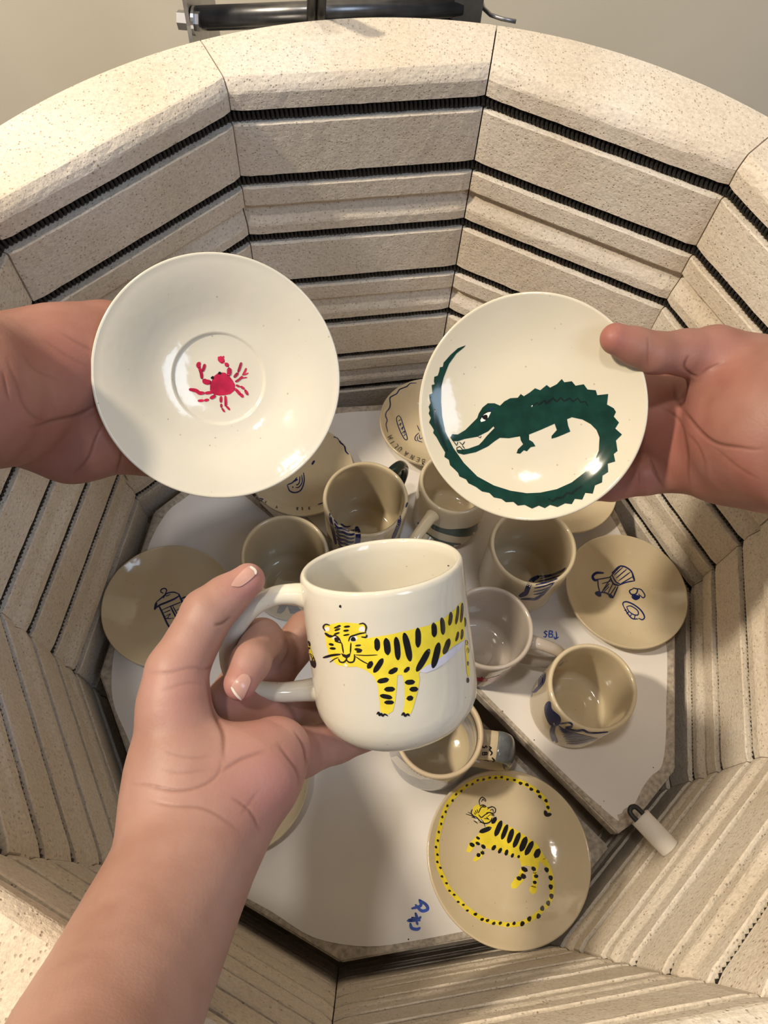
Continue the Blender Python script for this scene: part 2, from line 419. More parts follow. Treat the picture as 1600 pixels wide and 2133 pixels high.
# ------------------------------------------------------------------ kiln shelves
ZL, ZR = -1.20 * S, -1.10 * S
def slab(name, poly, ztop, thick, mat, parent=None, bevel=0.0015):
    bm = bmesh.new(); vs = [bm.verts.new((x, y, ztop)) for x, y in poly]; f = bm.faces.new(vs)
    if f.normal.z < 0: f.normal_flip()
    r = bmesh.ops.extrude_face_region(bm, geom=[f])
    for v in [g for g in r['geom'] if isinstance(g, bmesh.types.BMVert)]: v.co.z -= thick
    bmesh.ops.recalc_face_normals(bm, faces=bm.faces[:])
    if bevel: bmesh.ops.bevel(bm, geom=bm.edges[:], offset=bevel, segments=2, affect='EDGES')
    me = bpy.data.meshes.new(name); bm.to_mesh(me); bm.free(); me.materials.append(mat)
    o = bpy.data.objects.new(name, me); COL.objects.link(o)
    if parent: o.parent = parent
    return o
def cang(i): return math.pi / 2 + KROT + math.pi / 10 - i * math.pi / 5       # angle of corner i (clockwise from the far left one)
def pol(r, a): return (r * S * math.cos(a), r * S * math.sin(a))
RS = 0.945; amid = RS * math.cos(math.pi / 10)
# corner index convention of the measurements: index k counter-clockwise from corner 0 -> -k
left_poly = [pol(amid, cang(-0.5))] + [pol(RS, cang(-k)) for k in (1, 2, 3, 4, 5)] + [pol(amid, cang(-5.5))]
sh_l = slab('kiln_shelf', left_poly, ZL, 0.017, M['shelf'])
tag(sh_l, 'lower white half-round kiln shelf under the tiger saucer and left wrist', 'kiln shelf')
rp = [(1287, 1738), (1322, 1712), (1407, 1603), (1407, 1318), (1277, 1052), (1120, 905), (900, 836), (690, 848), (560, 885), (520, 968)]
right_poly = [tuple(at_z(x, y, ZR))[:2] for x, y in rp]
sh_r = slab('kiln_shelf', right_poly, ZR, 0.017, M['shelf'])
tag(sh_r, 'upper white half-round kiln shelf carrying most of the mugs', 'kiln shelf')
def smooth_poly(P, n=6):
    P = [np.array(p, float) for p in P]; m = len(P); out = []
    for i in range(m):
        p0, p1, p2, p3 = P[i - 1], P[i], P[(i + 1) % m], P[(i + 2) % m]
        for k in range(n):
            t = k / n
            out.append(tuple(0.5 * ((2 * p1) + (-p0 + p2) * t + (2*p0 - 5*p1 + 4*p2 - p3) * t*t + (-p0 + 3*p1 - 3*p2 + p3) * t**3)))
    return out
def wash_poly(poly, k, c):
    # inset and round the outline, wobbling like brushed kiln wash
    n = len(poly); P = []
    for i in range(n):
        a = np.array(poly[i]); b_ = np.array(poly[(i + 1) % n])
        for t in (0.14, 0.38, 0.62, 0.86): P.append(a * (1 - t) + b_ * t)
    cc = np.array(c); return [tuple(cc + (p - cc) * (k + RNG.normal(0, 0.004))) for p in P]
cl = np.mean(np.array(left_poly), 0); cr = np.mean(np.array(right_poly), 0)
wl = slab('kiln_wash', smooth_poly(wash_poly(left_poly, 0.965, cl), 4), ZL + 0.0005, 0.0008, M['wash'], sh_l, 0)
wr = slab('kiln_wash', smooth_poly(wash_poly(right_poly, 0.955, cr), 4), ZR + 0.0005, 0.0008, M['wash'], sh_r, 0)
for w in (wl, wr): w['label'] = 'brushed white kiln wash coating'
TOPL, TOPR = ZL + 0.0005, ZR + 0.0005

# ------------------------------------------------------------------ pottery builders
def mug_profile(rr, rb, H, t=0.0042, rnd=0.012):
    P = [(0, 0.0012), (rb - rnd - 0.003, 0.0012), (rb - rnd - 0.0015, 0.0)]
    for k in range(7):
        a = math.pi / 2 * k / 6; P.append((rb - rnd + rnd * math.sin(a), rnd - rnd * math.cos(a)))
    for k in range(1, 9):
        u = k / 8; P.append((rb + (rr - rb) * u, rnd + (H - 0.003 - rnd) * u))
    P += [(rr - t * 0.10, H - 0.0012), (rr - t * 0.32, H - 0.0002), (rr - t * 0.68, H - 0.0002), (rr - t * 0.92, H - 0.0015)]
    for k in range(8, -1, -1):
        u = k / 8; P.append((rb - t + (rr - rb) * u + 0.00035 * math.sin(u * 26), 0.012 + (H - 0.006 - 0.012) * u))
    ri = rb - t
    for k in range(1, 6):
        a = math.pi / 2 * k / 5; P.append((ri - 0.008 * (1 - math.cos(a)), 0.012 - 0.007 * math.sin(a)))
    P += [(ri * 0.55, 0.0047), (ri * 0.5, 0.0052), (ri * 0.45, 0.0047), (0, 0.0047)]
    return P
def make_mug(name, mtx, rr, rb, H, mat, handle=None, hmat=None, rnd=0.012, t=0.0042, hr=0.0052):
    """mtx: world matrix of the base centre; handle: list of (u, z) out from the axis along local angle ha"""
    root = empty(name); root.matrix_world = mtx
    V, F = lathe(mug_profile(rr, rb, H, t, rnd), 112)
    b = mesh('body', V, F, mat, root)
    if handle:
        ha, pts = handle
        P = catmull([(u * math.cos(ha), u * math.sin(ha), z) for u, z in pts], 7)
        n = len(P); rad = [hr * (1 + 0.35 * (abs(2 * i / (n - 1) - 1)) ** 5) for i in range(n)]
        V, F = tube([tuple(p) for p in P], rad, 18, up=(0, 0, 1) if False else (-math.sin(ha), math.cos(ha), 0), flat=0.85)
        mesh('handle', V, F, hmat or mat, root)
    return root
def plate_profile(R, h, kind):
    foot = 0.55 * R; t = 0.0042
    if kind == 'saucer':      # with a ring for the cup
        top = [(0, 0.0), (0.2 * R, 0.0), (0.365 * R, 0.0), (0.378 * R, 0.0004), (0.386 * R, 0.0014), (0.40 * R, 0.0016), (0.45 * R, 0.0020), (0.55 * R, 0.0045), (0.65 * R, 0.0085), (0.75 * R, 0.0125), (0.85 * R, 0.0160), (0.93 * R, 0.0182), (0.975 * R, 0.0192)]
        sc = h / 0.0192; top = [(r, z * sc if r > 0.41 * R else z) for r, z in top]
    else:
        top = [(R * u, h * max(0, (u - 0.42) / 0.56) ** 1.8) for u in (0, 0.15, 0.3, 0.42, 0.5, 0.58, 0.66, 0.74, 0.82, 0.88, 0.93, 0.972)]
    zr = top[-1][1]
    rim = [(0.988 * R, zr + 0.0006), (0.998 * R, zr - 0.0003), (1.0 * R, zr - 0.0018), (0.992 * R, zr - 0.0034)]
    b = -0.0065
    under = [(0.93 * R, zr * 0.80 - 0.004), (0.8 * R, zr * 0.45 - 0.0052), (0.66 * R, zr * 0.14 - 0.0055), (foot, b + 0.001), (foot - 0.001, b), (foot - 0.004, b), (foot - 0.005, b + 0.002), (0, b + 0.002)]
    return [(r, z - b) for r, z in top + rim + under], -b
def make_plate(name, mtx, R, h, kind, mat, wob=0.006, ph=0.0):
    P, b = plate_profile(R, h, kind)
    V, F = lathe(P[::-1], 128, wob, ph)
    o = mesh(name, V, F, mat); o.matrix_world = mtx
    return o
def frame(origin, up, xdir):
    z = Vector(up).normalized(); x = (Vector(xdir) - z * Vector(xdir).dot(z)).normalized(); y = z.cross(x)
    return Matrix(((x.x, y.x, z.x, origin[0]), (x.y, y.y, z.y, origin[1]), (x.z, y.z, z.z, origin[2]), (0, 0, 0, 1)))
def cvec(x, y, z): return CAM_R @ Vector((x, y, z))       # camera-space direction (right, up, toward camera)

# decals: painted underglaze laid on the real surface as thin geometry
def world_bvh(objs):
    V = []; F = []
    bpy.context.view_layer.update()
    for o in objs:
        mw = o.matrix_world; n = len(V)
        V += [mw @ v.co for v in o.data.vertices]; F += [tuple(i + n for i in p.vertices) for p in o.data.polygons]
    return BVHTree.FromPolygons(V, F)
class Paint:
    def __init__(self, objs, ox=0, oy=0, sc=1.0, off=0.00018):
        self.bvh = world_bvh(objs); self.root = objs[0]; self.ox, self.oy, self.sc = ox, oy, sc; self.off = off; self.layer = 0
        self.items = {}
    def hit(self, x, y, off):
        px = self.ox + x / self.sc; py = self.oy + y / self.sc
        d = (CAM_R @ Vector(((px - 800.0) / FPX, -(py - 1066.5) / FPX, -1.0))).normalized()
        loc, nor, idx, dist = self.bvh.ray_cast(CAM_T, d)
        if loc is None: return None
        if nor.dot(d) > 0: nor = -nor
        return loc + nor * off
    def _add(self, key, verts2, faces):
        V, F = self.items.setdefault(key, ([], []))
        off = self.off + self.layer * 0.00005; self.layer = (self.layer + 1) % 6
        n = len(V); ok = []
        for x, y in verts2:
            h = self.hit(x, y, off); ok.append(h is not None); V.append(h if h is not None else Vector((0, 0, 0)))
        for f in faces:
            if all(ok[i] for i in f):
                p = [V[n + i] for i in f]
                if max((p[a] - p[a - 1]).length for a in range(len(p))) < 0.02: F.append(tuple(n + i for i in f))
    def poly(self, key, pts, grid=None, smooth=False):
        if smooth: pts = smooth_poly(pts, 4)
        g = grid or 5.0 * self.sc
        P = []
        m = len(pts)
        for i in range(m):
            a = np.array(pts[i], float); b_ = np.array(pts[(i + 1) % m], float)
            k = max(1, int(np.linalg.norm(b_ - a) / g))
            for q in range(k): P.append(tuple(a + (b_ - a) * q / k))
        nb = len(P)
        xs = [p[0] for p in P]; ys = [p[1] for p in P]
        extra = []
        y = min(ys) + g / 2
        while y < max(ys):
            x = min(xs) + g / 2
            while x < max(xs): extra.append((x, y)); x += g
            y += g
        res = delaunay_2d_cdt([Vector(p) for p in P + extra], [], [list(range(nb))], 1, 1e-4)
        self._add(key, [tuple(v) for v in res[0]], [tuple(f) for f in res[2]])
    def stroke(self, key, pts, w, taper=0.35, smooth=True, w1=None):
        """brush stroke; w = width in drawing units"""
        P = catmull(pts, 5) if (smooth and len(pts) > 2) else [np.array(p, float) for p in pts]
        if len(P) == 2: P = [P[0] + (P[1] - P[0]) * t for t in np.linspace(0, 1, 6)]
        Q = [P[0]]
        for a, b_ in zip(P[:-1], P[1:]):       # densify
            k = max(1, int(np.linalg.norm(b_ - a) / (4 * self.sc)))
            for q in range(1, k + 1): Q.append(a + (b_ - a) * q / k)
        n = len(Q); V = []; F = []
        for i in range(n):
            t = Q[min(i + 1, n - 1)] - Q[max(i - 1, 0)]; t = t / (np.linalg.norm(t) + 1e-9); nn = np.array([-t[1], t[0]])
            u = i / (n - 1); ww = (w if w1 is None else w + (w1 - w) * u) / 2
            e = min(u, 1 - u) * 2
            ww *= taper + (1 - taper) * min(1, (1 - (1 - e) ** 4))
            V += [tuple(Q[i] + nn * ww), tuple(Q[i]), tuple(Q[i] - nn * ww)]
        for i in range(n - 1):
            F += [(3*i, 3*i+1, 3*i+4, 3*i+3), (3*i+1, 3*i+2, 3*i+5, 3*i+4)]
        # round ends
        for i, sgn in ((0, -1), (n - 1, 1)):
            t = Q[min(i + 1, n - 1)] - Q[max(i - 1, 0)]; t = t / (np.linalg.norm(t) + 1e-9)
            hw = np.linalg.norm(np.array(V[3*i]) - np.array(V[3*i+2])) / 2
            V.append(tuple(Q[i] + sgn * t * hw * 0.8)); c = len(V) - 1
            F += [(3*i, 3*i+1, c), (3*i+1, 3*i+2, c)]
        self._add(key, V, F)
    def blob(self, key, x, y, rx, ry=None, ang=0.0, n=14):
        ry = ry or rx; a0 = math.radians(ang); V = [(x, y)]; F = []
        for k in range(n):
            a = 2 * math.pi * k / n; jr = 1 + 0.10 * math.sin(3 * a + x)
            dx, dy = rx * jr * math.cos(a), ry * jr * math.sin(a)
            V.append((x + dx * math.cos(a0) - dy * math.sin(a0), y + dx * math.sin(a0) + dy * math.cos(a0)))
            F.append((0, 1 + k, 1 + (k + 1) % n))
        self._add(key, V, F)
    def finish(self, parent, names):
        bpy.context.view_layer.update()
        for key, (V, F) in self.items.items():
            if not F: continue
            nm, lab = names.get(key, ('painted_mark', None)) if isinstance(names, dict) else names
            inv = parent.matrix_world.inverted()
            used = sorted({i for f in F for i in f}); mp = {j: k for k, j in enumerate(used)}
            o = mesh(nm, [inv @ V[j] for j in used], [tuple(mp[i] for i in f) for f in F], M[key], parent)
            if lab: o['label'] = lab
            if nm.startswith('painted') or nm == 'speck': o['kind'] = 'stuff'
GLY = {'B': [[(0,0),(0,1),(.6,.95),(.65,.7),(.1,.52),(.75,.4),(.7,.05),(0,0)]], 'E': [[(.7,1),(0,.95),(0,0),(.7,.05)], [(0,.5),(.5,.5)]],
 'N': [[(0,0),(0,1),(.7,0),(.7,1)]], 'A': [[(0,0),(.38,1),(.75,0)], [(.15,.35),(.6,.35)]], 'U': [[(0,1),(.05,.2),(.35,0),(.65,.2),(.7,1)]],
 'L': [[(0,1),(0,0),(.6,0)]], 'I': [[(.3,0),(.3,1)]], 'M': [[(0,0),(.05,1),(.4,.3),(.75,1),(.8,0)]], 'S': [[(.65,.9),(.3,1),(.05,.78),(.6,.4),(.4,.02),(0,.1)]],
 'Y': [[(0,1),(.35,.5),(.7,1)], [(.35,.5),(.35,0)]], 'R': [[(0,0),(0,1),(.6,.9),(.55,.6),(0,.5),(.65,0)]], 'O': [[(.35,0),(0,.4),(.3,1),(.7,.6),(.35,0)]],
 'T': [[(0,1),(.8,1)], [(.4,1),(.4,0)]], 'D': [[(0,0),(0,1),(.6,.8),(.65,.3),(0,0)]], 'C': [[(.7,.85),(.3,1),(0,.5),(.3,0),(.7,.15)]], 'F': [[(.7,1),(0,.97),(0,0)], [(0,.5),(.5,.5)]]}
def letters(P, key, items, size, w):
    """items: (char, x, y, reading-direction angle in degrees, image sense)"""
    for ch, x, y, ang in items:
        a = math.radians(ang); rx, ry = math.cos(a), math.sin(a); ux, uy = math.sin(a), -math.cos(a)
        for st in GLY[ch]:
            P.stroke(key, [(x + ((u - .35) * rx * .8 + (v - .5) * ux) * size, y + ((u - .35) * ry * .8 + (v - .5) * uy) * size) for u, v in st], w, 0.6, smooth=False)
#POTTERY
# ------------------------------------------------------------------ pottery on the shelves
def flat_at(px, py, ztop, dz):      # base matrix for something standing on a shelf whose rim centre shows at (px, py)
    p = at_z(px, py, ztop + dz); return Matrix.Translation((p.x, p.y, ztop)), p
def toward(px, py, c, z):
    q = at_z(px, py, z); return math.atan2(q.y - c.y, q.x - c.x)
def shelf_plate(px, py, ztop, R, h, kind, mat, label, wob=0.008, ph=0.0):
    m, p = flat_at(px, py, ztop, 0.0065 + h)
    o = make_plate('saucer', m, R, h, kind, mat, wob, ph)
    tag(o, label, 'saucer', 'painted saucers on the kiln shelves'); return o
pl_press = shelf_plate(350, 1259, TOPL, 0.0632, 0.012, 'coupe', M['glaze_tan'], 'saucer with a blue drawn coffee press, near the left kiln wall', 0.012, 0.6)
pl_moka = shelf_plate(1306, 1228, TOPR, 0.0585, 0.013, 'coupe', M['glaze_tan'], 'tan saucer with a blue drawn stovetop coffee pot, near the right kiln wall', 0.014, 1.2)
pl_tiger = shelf_plate(1061, 1783, TOPL, 0.0705, 0.014, 'coupe', M['glaze_tan'], 'saucer with a yellow striped tiger whose tail circles the rim', 0.008, 2.0)
pl_ben = shelf_plate(900, 876, TOPR, 0.0545, 0.022, 'coupe', M['glaze_tan'], 'saucer lettered BENAULIM behind the crocodile plate at the far wall', 0.008, 0.3)
pl_rim = shelf_plate(628, 977, TOPR, 0.0530, 0.013, 'coupe', M['glaze_tan'], 'saucer with a wavy blue rim line, partly under the crab saucer', 0.008, 0.9)
pl_plain = shelf_plate(1176, 1012, TOPR, 0.0535, 0.014, 'coupe', M['glaze_tan'], 'undecorated tan saucer mostly hidden below the crocodile plate', 0.01, 0.2)
pl_wrist = shelf_plate(487, 1618, TOPL, 0.0655, 0.014, 'coupe', M['glaze_tan'], 'saucer mostly hidden behind the wrist of the hand with the mug', 0.008, 0.2)

GM = 'painted mugs on the kiln shelves'
def shelf_mug(px, py, ztop, rr, rb, H, mat, label, handle_px=None, pts=None, **kw):
    m, p = flat_at(px, py, ztop, H)
    hd = None
    if handle_px: hd = (toward(handle_px[0], handle_px[1], p, ztop + H), pts)
    o = make_mug('mug', m, rr, rb, H, mat, hd, **kw); tag(o, label, 'mug', GM); return o
def hpts(rb, H, out=0.034):
    return [(rb + 0.0005, H * 0.84), (rb + 0.010, H * 0.86), (rb + out * 0.8, H * 0.77), (rb + out, H * 0.55), (rb + out * 0.8, H * 0.34), (rb + 0.010, H * 0.22), (rb - 0.0015, H * 0.22)]
mg_stripe = shelf_mug(762, 1037, TOPR, 0.0388, 0.0365, 0.086, M['glaze_tan'], 'straight mug with navy wavy lines, below and right of the crab saucer', (850, 935), hpts(0.0365, 0.086, 0.026), hmat=M['green_black'])
mg_croc = shelf_mug(949, 1003, TOPR, 0.0335, 0.0345, 0.082, M['glaze_tan'], 'mug with a dark green crocodile band and a handle toward the striped mug', (850, 1130), hpts(0.0345, 0.082, 0.048))
mg_fan = shelf_mug(1112, 1136, TOPR, 0.0387, 0.0375, 0.086, M['glaze_tan'], 'mug with a navy striped fan, directly below the crocodile plate')
mg_red = shelf_mug(1022, 1305, TOPR, 0.0372, 0.0345, 0.080, M['glaze_grey'], 'lilac grey mug with a red mark, handle reaching toward the saucer with the coffee pot', (1190, 1348), hpts(0.0345, 0.080, 0.036))
mg_blue = shelf_mug(1236, 1430, TOPR, 0.0368, 0.0365, 0.084, M['glaze_tan'], 'straight mug with navy brushwork at the corner of the upper shelf')
mg_grey = shelf_mug(593, 1154, TOPL, 0.0402, 0.0370, 0.086, M['glaze_tan'], 'tan mug with slate grey shapes behind the thumb of the hand with the mug')
# slate grey mug with a broad strap handle
m_, p_ = flat_at(915, 1525, TOPL, 0.080)
mg_slate = make_mug('mug', m_, 0.0372, 0.0385, 0.080, M['blue_grey'])
tag(mg_slate, 'blue grey mug with bare speckled rim, beside the tiger saucer', 'mug', GM)
ha = toward(1060, 1562, p_, TOPL + 0.06)
P = catmull([(u * math.cos(ha), u * math.sin(ha), z) for u, z in ((0.034, 0.062), (0.045, 0.066), (0.056, 0.066), (0.063, 0.058), (0.066, 0.044), (0.062, 0.028), (0.050, 0.020), (0.036, 0.020))], 6)
V, F = tube([tuple(p) for p in P], 0.0125, 20, up=(-math.sin(ha), math.cos(ha), 0), flat=0.28)
hs = mesh('handle', V, F, M['glaze_tan'], mg_slate); hs['label'] = 'broad tan strap handle with slate outer bend'
V, F = tube([tuple(p) for p in P[9:28]], 0.0129, 20, up=(-math.sin(ha), math.cos(ha), 0), flat=0.32)
mesh('slate_band', V, F, M['grey_paint'], hs)
# bare clay lip of the slate mug
V, F = lathe([(0.0365, 0.0765), (0.03725, 0.0775), (0.03735, 0.0790), (0.0369, 0.0801), (0.0356, 0.0807), (0.0344, 0.0804), (0.0333, 0.0790), (0.0330, 0.070), (0.0335, 0.070)], 112)
mesh('lip', V, F, M['clay'], mg_slate)
V, F = lathe([(0.0329, 0.070), (0.0336, 0.050), (0.0342, 0.020), (0.0340, 0.0125), (0.028, 0.0058), (0.0, 0.0054)], 112)
mesh('inner_glaze', V, F, M['glaze_tan'], mg_slate)
# ------------------------------------------------------------------ held pottery
to_cam = lambda p, dx=0, dy=0: ((CAM_T - p).normalized() + cvec(dx, dy, 0)).normalized()
c = W(458, 787, 0.44); n_ = to_cam(c, 0.02, 0.03); Rc = 0.1395 / 2
crab = make_plate('saucer', frame(c - n_ * 0.0255, n_, cvec(1, 0, 0)), Rc, 0.019, 'saucer', M['glaze_white'], 0.004, 1.0)
tag(crab, 'pale saucer painted with a red crab, held up on the left', 'saucer')
c = W(1104, 850, 0.45); n_ = to_cam(c, -0.03, 0.02); Rk = 0.1330 / 2
croc = make_plate('plate', frame(c - n_ * 0.0195, n_, cvec(1, 0, 0)), Rk, 0.013, 'coupe', M['glaze'], 0.006, 2.2)
tag(croc, 'cream plate painted with a green crocodile, held up on the right', 'plate')
up = cvec(-0.117 * 0.966, 0.993 * 0.966, 0.259); HM = 0.0885; rc = W(793, 1172, 0.378)
def hm(px, py):
    rx, ry = px - 793, py - 1172; dn = rx * 0.117 + ry * 0.993; u = -(rx * 0.993 - ry * 0.117)
    return (u * 0.382 / FPX, HM - dn * 0.382 / FPX / 0.966)
tiger = make_mug('mug', frame(rc - up * HM, up, cvec(0.993, 0.117, 0)), 0.0403, 0.0418, HM, M['glaze_white'],
    (math.pi, [(max(hm(*p)[0], 0.0385), hm(*p)[1]) for p in ((652, 1240), (612, 1238), (570, 1243), (525, 1268), (488, 1315), (471, 1370), (482, 1418), (520, 1446), (575, 1455), (625, 1452), (662, 1448))]), rnd=0.021, t=0.0040, hr=0.0056)
tag(tiger, 'cream mug painted with a yellow tiger, held in front by its handle', 'mug')
bpy.context.view_layer.update()

# ------------------------------------------------------------------ hands: signed-distance bodies meshed with surface nets
def surface_nets(fn, lo, hi, h):
    lo = np.array(lo); n = np.ceil((np.array(hi) - lo) / h).astype(int) + 1
    ax = [lo[i] + h * np.arange(n[i]) for i in range(3)]
    q = 5; nc = -(-n // q); cx = [lo[i] + h * (np.arange(nc[i]) * q + (q - 1) / 2) for i in range(3)]
    PC = np.stack(np.meshgrid(*cx, indexing='ij'), -1).reshape(-1, 3).astype(np.float32)
    DC = fn(PC).reshape(nc)
    up3 = lambda A: A.repeat(q, 0).repeat(q, 1).repeat(q, 2)[:n[0], :n[1], :n[2]]
    D = up3(DC).astype(np.float32); near = up3(np.abs(DC) < q * h * 1.8)
    ii = np.argwhere(near)
    for k in range(0, len(ii), 400000):
        c_ = ii[k:k + 400000]; D[c_[:, 0], c_[:, 1], c_[:, 2]] = fn((lo + h * c_).astype(np.float32))
    ins = D < 0
    cnt = np.zeros(n - 1, np.int8)
    for a in (0, 1):
        for b in (0, 1):
            for c in (0, 1): cnt += ins[a:n[0]-1+a, b:n[1]-1+b, c:n[2]-1+c]
    act = (cnt > 0) & (cnt < 8); ids = np.full(n - 1, -1, np.int64); cells = np.argwhere(act); ids[act] = np.arange(len(cells))
    acc = np.zeros((len(cells), 3)); w = np.zeros(len(cells))
    corners = [(a, b, c) for a in (0, 1) for b in (0, 1) for c in (0, 1)]
    for i, p in enumerate(corners):
        for q in corners[i + 1:]:
            if sum(abs(p[k] - q[k]) for k in range(3)) != 1: continue
            dp = D[cells[:, 0] + p[0], cells[:, 1] + p[1], cells[:, 2] + p[2]]; dq = D[cells[:, 0] + q[0], cells[:, 1] + q[1], cells[:, 2] + q[2]]
            m = (dp < 0) != (dq < 0); t = np.where(m, dp / np.where(m, dp - dq, 1), 0)
            pt = np.array(p) + t[:, None] * (np.array(q) - np.array(p)); acc[m] += pt[m]; w[m] += 1
    Vv = lo + h * (cells + acc / w[:, None])
    F = []
    for axis in range(3):
        sl0 = [slice(1, -1)] * 3; sl0[axis] = slice(0, -1); sl1 = [slice(1, -1)] * 3; sl1[axis] = slice(1, None)
        a = ins[tuple(sl0)]; b = ins[tuple(sl1)]; e = np.argwhere(a != b); s = a[a != b]
        e = e + 1; e[:, axis] -= 1
        u, v = [(1, 2), (2, 0), (0, 1)][axis]
        def cid(du, dv):
            c = e.copy(); c[:, u] -= du; c[:, v] -= dv; return ids[c[:, 0], c[:, 1], c[:, 2]]
        q = np.stack([cid(1, 1), cid(0, 1), cid(0, 0), cid(1, 0)], 1)
        q[~s] = q[~s][:, ::-1]; F.append(q)
    F = np.concatenate(F); F = F[(F >= 0).all(1)]
    E4 = np.stack([F, np.roll(F, -1, 1)], -1).reshape(-1, 2); E4.sort(1)
    nv = len(Vv); key, inv = np.unique(E4[:, 0] * nv + E4[:, 1], return_inverse=True); inv = inv.reshape(-1, 4); U = np.stack([key // nv, key % nv], 1)
    mid = Vv[U].mean(1); cen = Vv[F].mean(1); fe = nv + inv; fc = (nv + len(U) + np.arange(len(F)))[:, None]
    Vv = np.concatenate([Vv, mid, cen])
    F = np.concatenate([np.stack([F[:, k], fe[:, k], fc[:, 0], fe[:, k - 1]], 1) for k in range(4)])
    def grad(X, e=0.0004):
        d = fn(X.astype(np.float32)); return d, np.stack([fn((X + np.eye(3)[k] * e).astype(np.float32)) - d for k in range(3)], 1) / e
    for _ in range(2):       # settle the vertices onto the surface
        d, G = grad(Vv); g2 = (G ** 2).sum(1) + 1e-6; Vv = Vv - (np.clip(d / g2, -0.0008, 0.0008))[:, None] * G
    d, G = grad(Vv); G /= np.linalg.norm(G, axis=1)[:, None] + 1e-9
    return Vv, F, G
def smin(a, b, k):
    h = np.clip(0.5 + 0.5 * (b - a) / k, 0, 1); return b + (a - b) * h - k * h * (1 - h)
def cone(p, A, B, sq=1.0):
    a, ra = Wc(*A[:3]), A[3] * A[2] / FPX; b, rb = Wc(*B[:3]), B[3] * B[2] / FPX
    f = np.float32; z = 1 / sq; b0, b1, b2 = f(b[0] - a[0]), f(b[1] - a[1]), f((b[2] - a[2]) * z)
    x = p[0] - f(a[0]); y = p[1] - f(a[1]); w = (p[2] - f(a[2])) * f(z)
    t = np.clip((x * b0 + y * b1 + w * b2) / f(b0 * b0 + b1 * b1 + b2 * b2 + 1e-12), 0, 1)
    x -= t * b0; y -= t * b1; w -= t * b2
    d = np.sqrt(x * x + y * y + w * w) - (f(ra) + t * f(rb - ra))
    return d * f(sq if sq < 1 else 1.0)
def chain(p, J, k=0.003, sq=1.0):
    d = None
    for A, B in zip(J[:-1], J[1:]):
        c_ = cone(p, A, B, sq); d = c_ if d is None else smin(d, c_, k)
    return d
def seg_dist(X, Y, pts):
    best = np.full(len(X), 1e9); par = np.zeros(len(X)); L = [0.0]
    for a, b in zip(pts[:-1], pts[1:]): L.append(L[-1] + math.hypot(b[0] - a[0], b[1] - a[1]))
    for k, ((ax, ay), (bx, by)) in enumerate(zip(pts[:-1], pts[1:])):
        dx, dy = bx - ax, by - ay; t = np.clip(((X - ax) * dx + (Y - ay) * dy) / (dx * dx + dy * dy + 1e-9), 0, 1)
        d = np.hypot(X - ax - t * dx, Y - ay - t * dy); m = d < best; best[m] = d[m]; par[m] = (L[k] + t[m] * (L[k + 1] - L[k])) / L[-1]
    return best, 1 - np.abs(2 * par - 1) ** 2.5
def make_hand(name, palm, fingers, h, mat, creases, flush, kf=0.007, kp=0.012):
    def fn(p):
        p = np.ascontiguousarray(p.T, np.float32); d = None
        for J, sq in palm:
            if len(J) > 3: J = catmull(J, 3)
            c_ = chain(p, J, 0.010, sq); d = c_ if d is None else smin(d, c_, kp)
        for J, sq, kk in fingers:
            d = smin(d, chain(p, J, 0.0035, sq), kk)
        return d
    allj = [j for J, *_ in palm + fingers for j in J]
    C = np.array([Wc(*j[:3]) for j in allj]); Rr = np.array([j[3] * j[2] / FPX for j in allj])[:, None]
    V, F, G = surface_nets(fn, (C - Rr).min(0) - 0.006, (C + Rr).max(0) + 0.006, h)
    X = 800 + FPX * V[:, 0] / -V[:, 2]; Y = 1066.5 - FPX * V[:, 1] / -V[:, 2]
    front = np.clip((G * (-V / np.linalg.norm(V, axis=1)[:, None])).sum(1) * 2.5, 0, 1)
    dark = np.zeros(len(V))
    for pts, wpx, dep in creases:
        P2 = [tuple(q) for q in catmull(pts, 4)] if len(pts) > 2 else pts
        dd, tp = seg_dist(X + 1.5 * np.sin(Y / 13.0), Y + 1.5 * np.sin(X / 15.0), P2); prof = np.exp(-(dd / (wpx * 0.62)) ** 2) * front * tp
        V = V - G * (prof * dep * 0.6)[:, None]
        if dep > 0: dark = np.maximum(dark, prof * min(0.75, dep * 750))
    red = np.zeros(len(V))
    for x, y, r, s in flush: red = np.maximum(red, s * np.exp(-((X - x) ** 2 + (Y - y) ** 2) / r ** 2))
    wm = np.array(CAM_M); Vw = V @ wm[:3, :3].T + wm[:3, 3]
    org = Vw.mean(0)
    me = bpy.data.meshes.new(name); me.from_pydata((Vw - org).tolist(), [], F.tolist()); me.update()
    me.polygons.foreach_set('use_smooth', [True] * len(me.polygons))
    ca = me.color_attributes.new('flush', 'FLOAT_COLOR', 'POINT')
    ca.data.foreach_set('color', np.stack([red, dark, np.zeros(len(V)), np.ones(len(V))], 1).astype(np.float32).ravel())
    me.materials.append(mat)
    o = bpy.data.objects.new(name, me); COL.objects.link(o); o.location = org
    return o
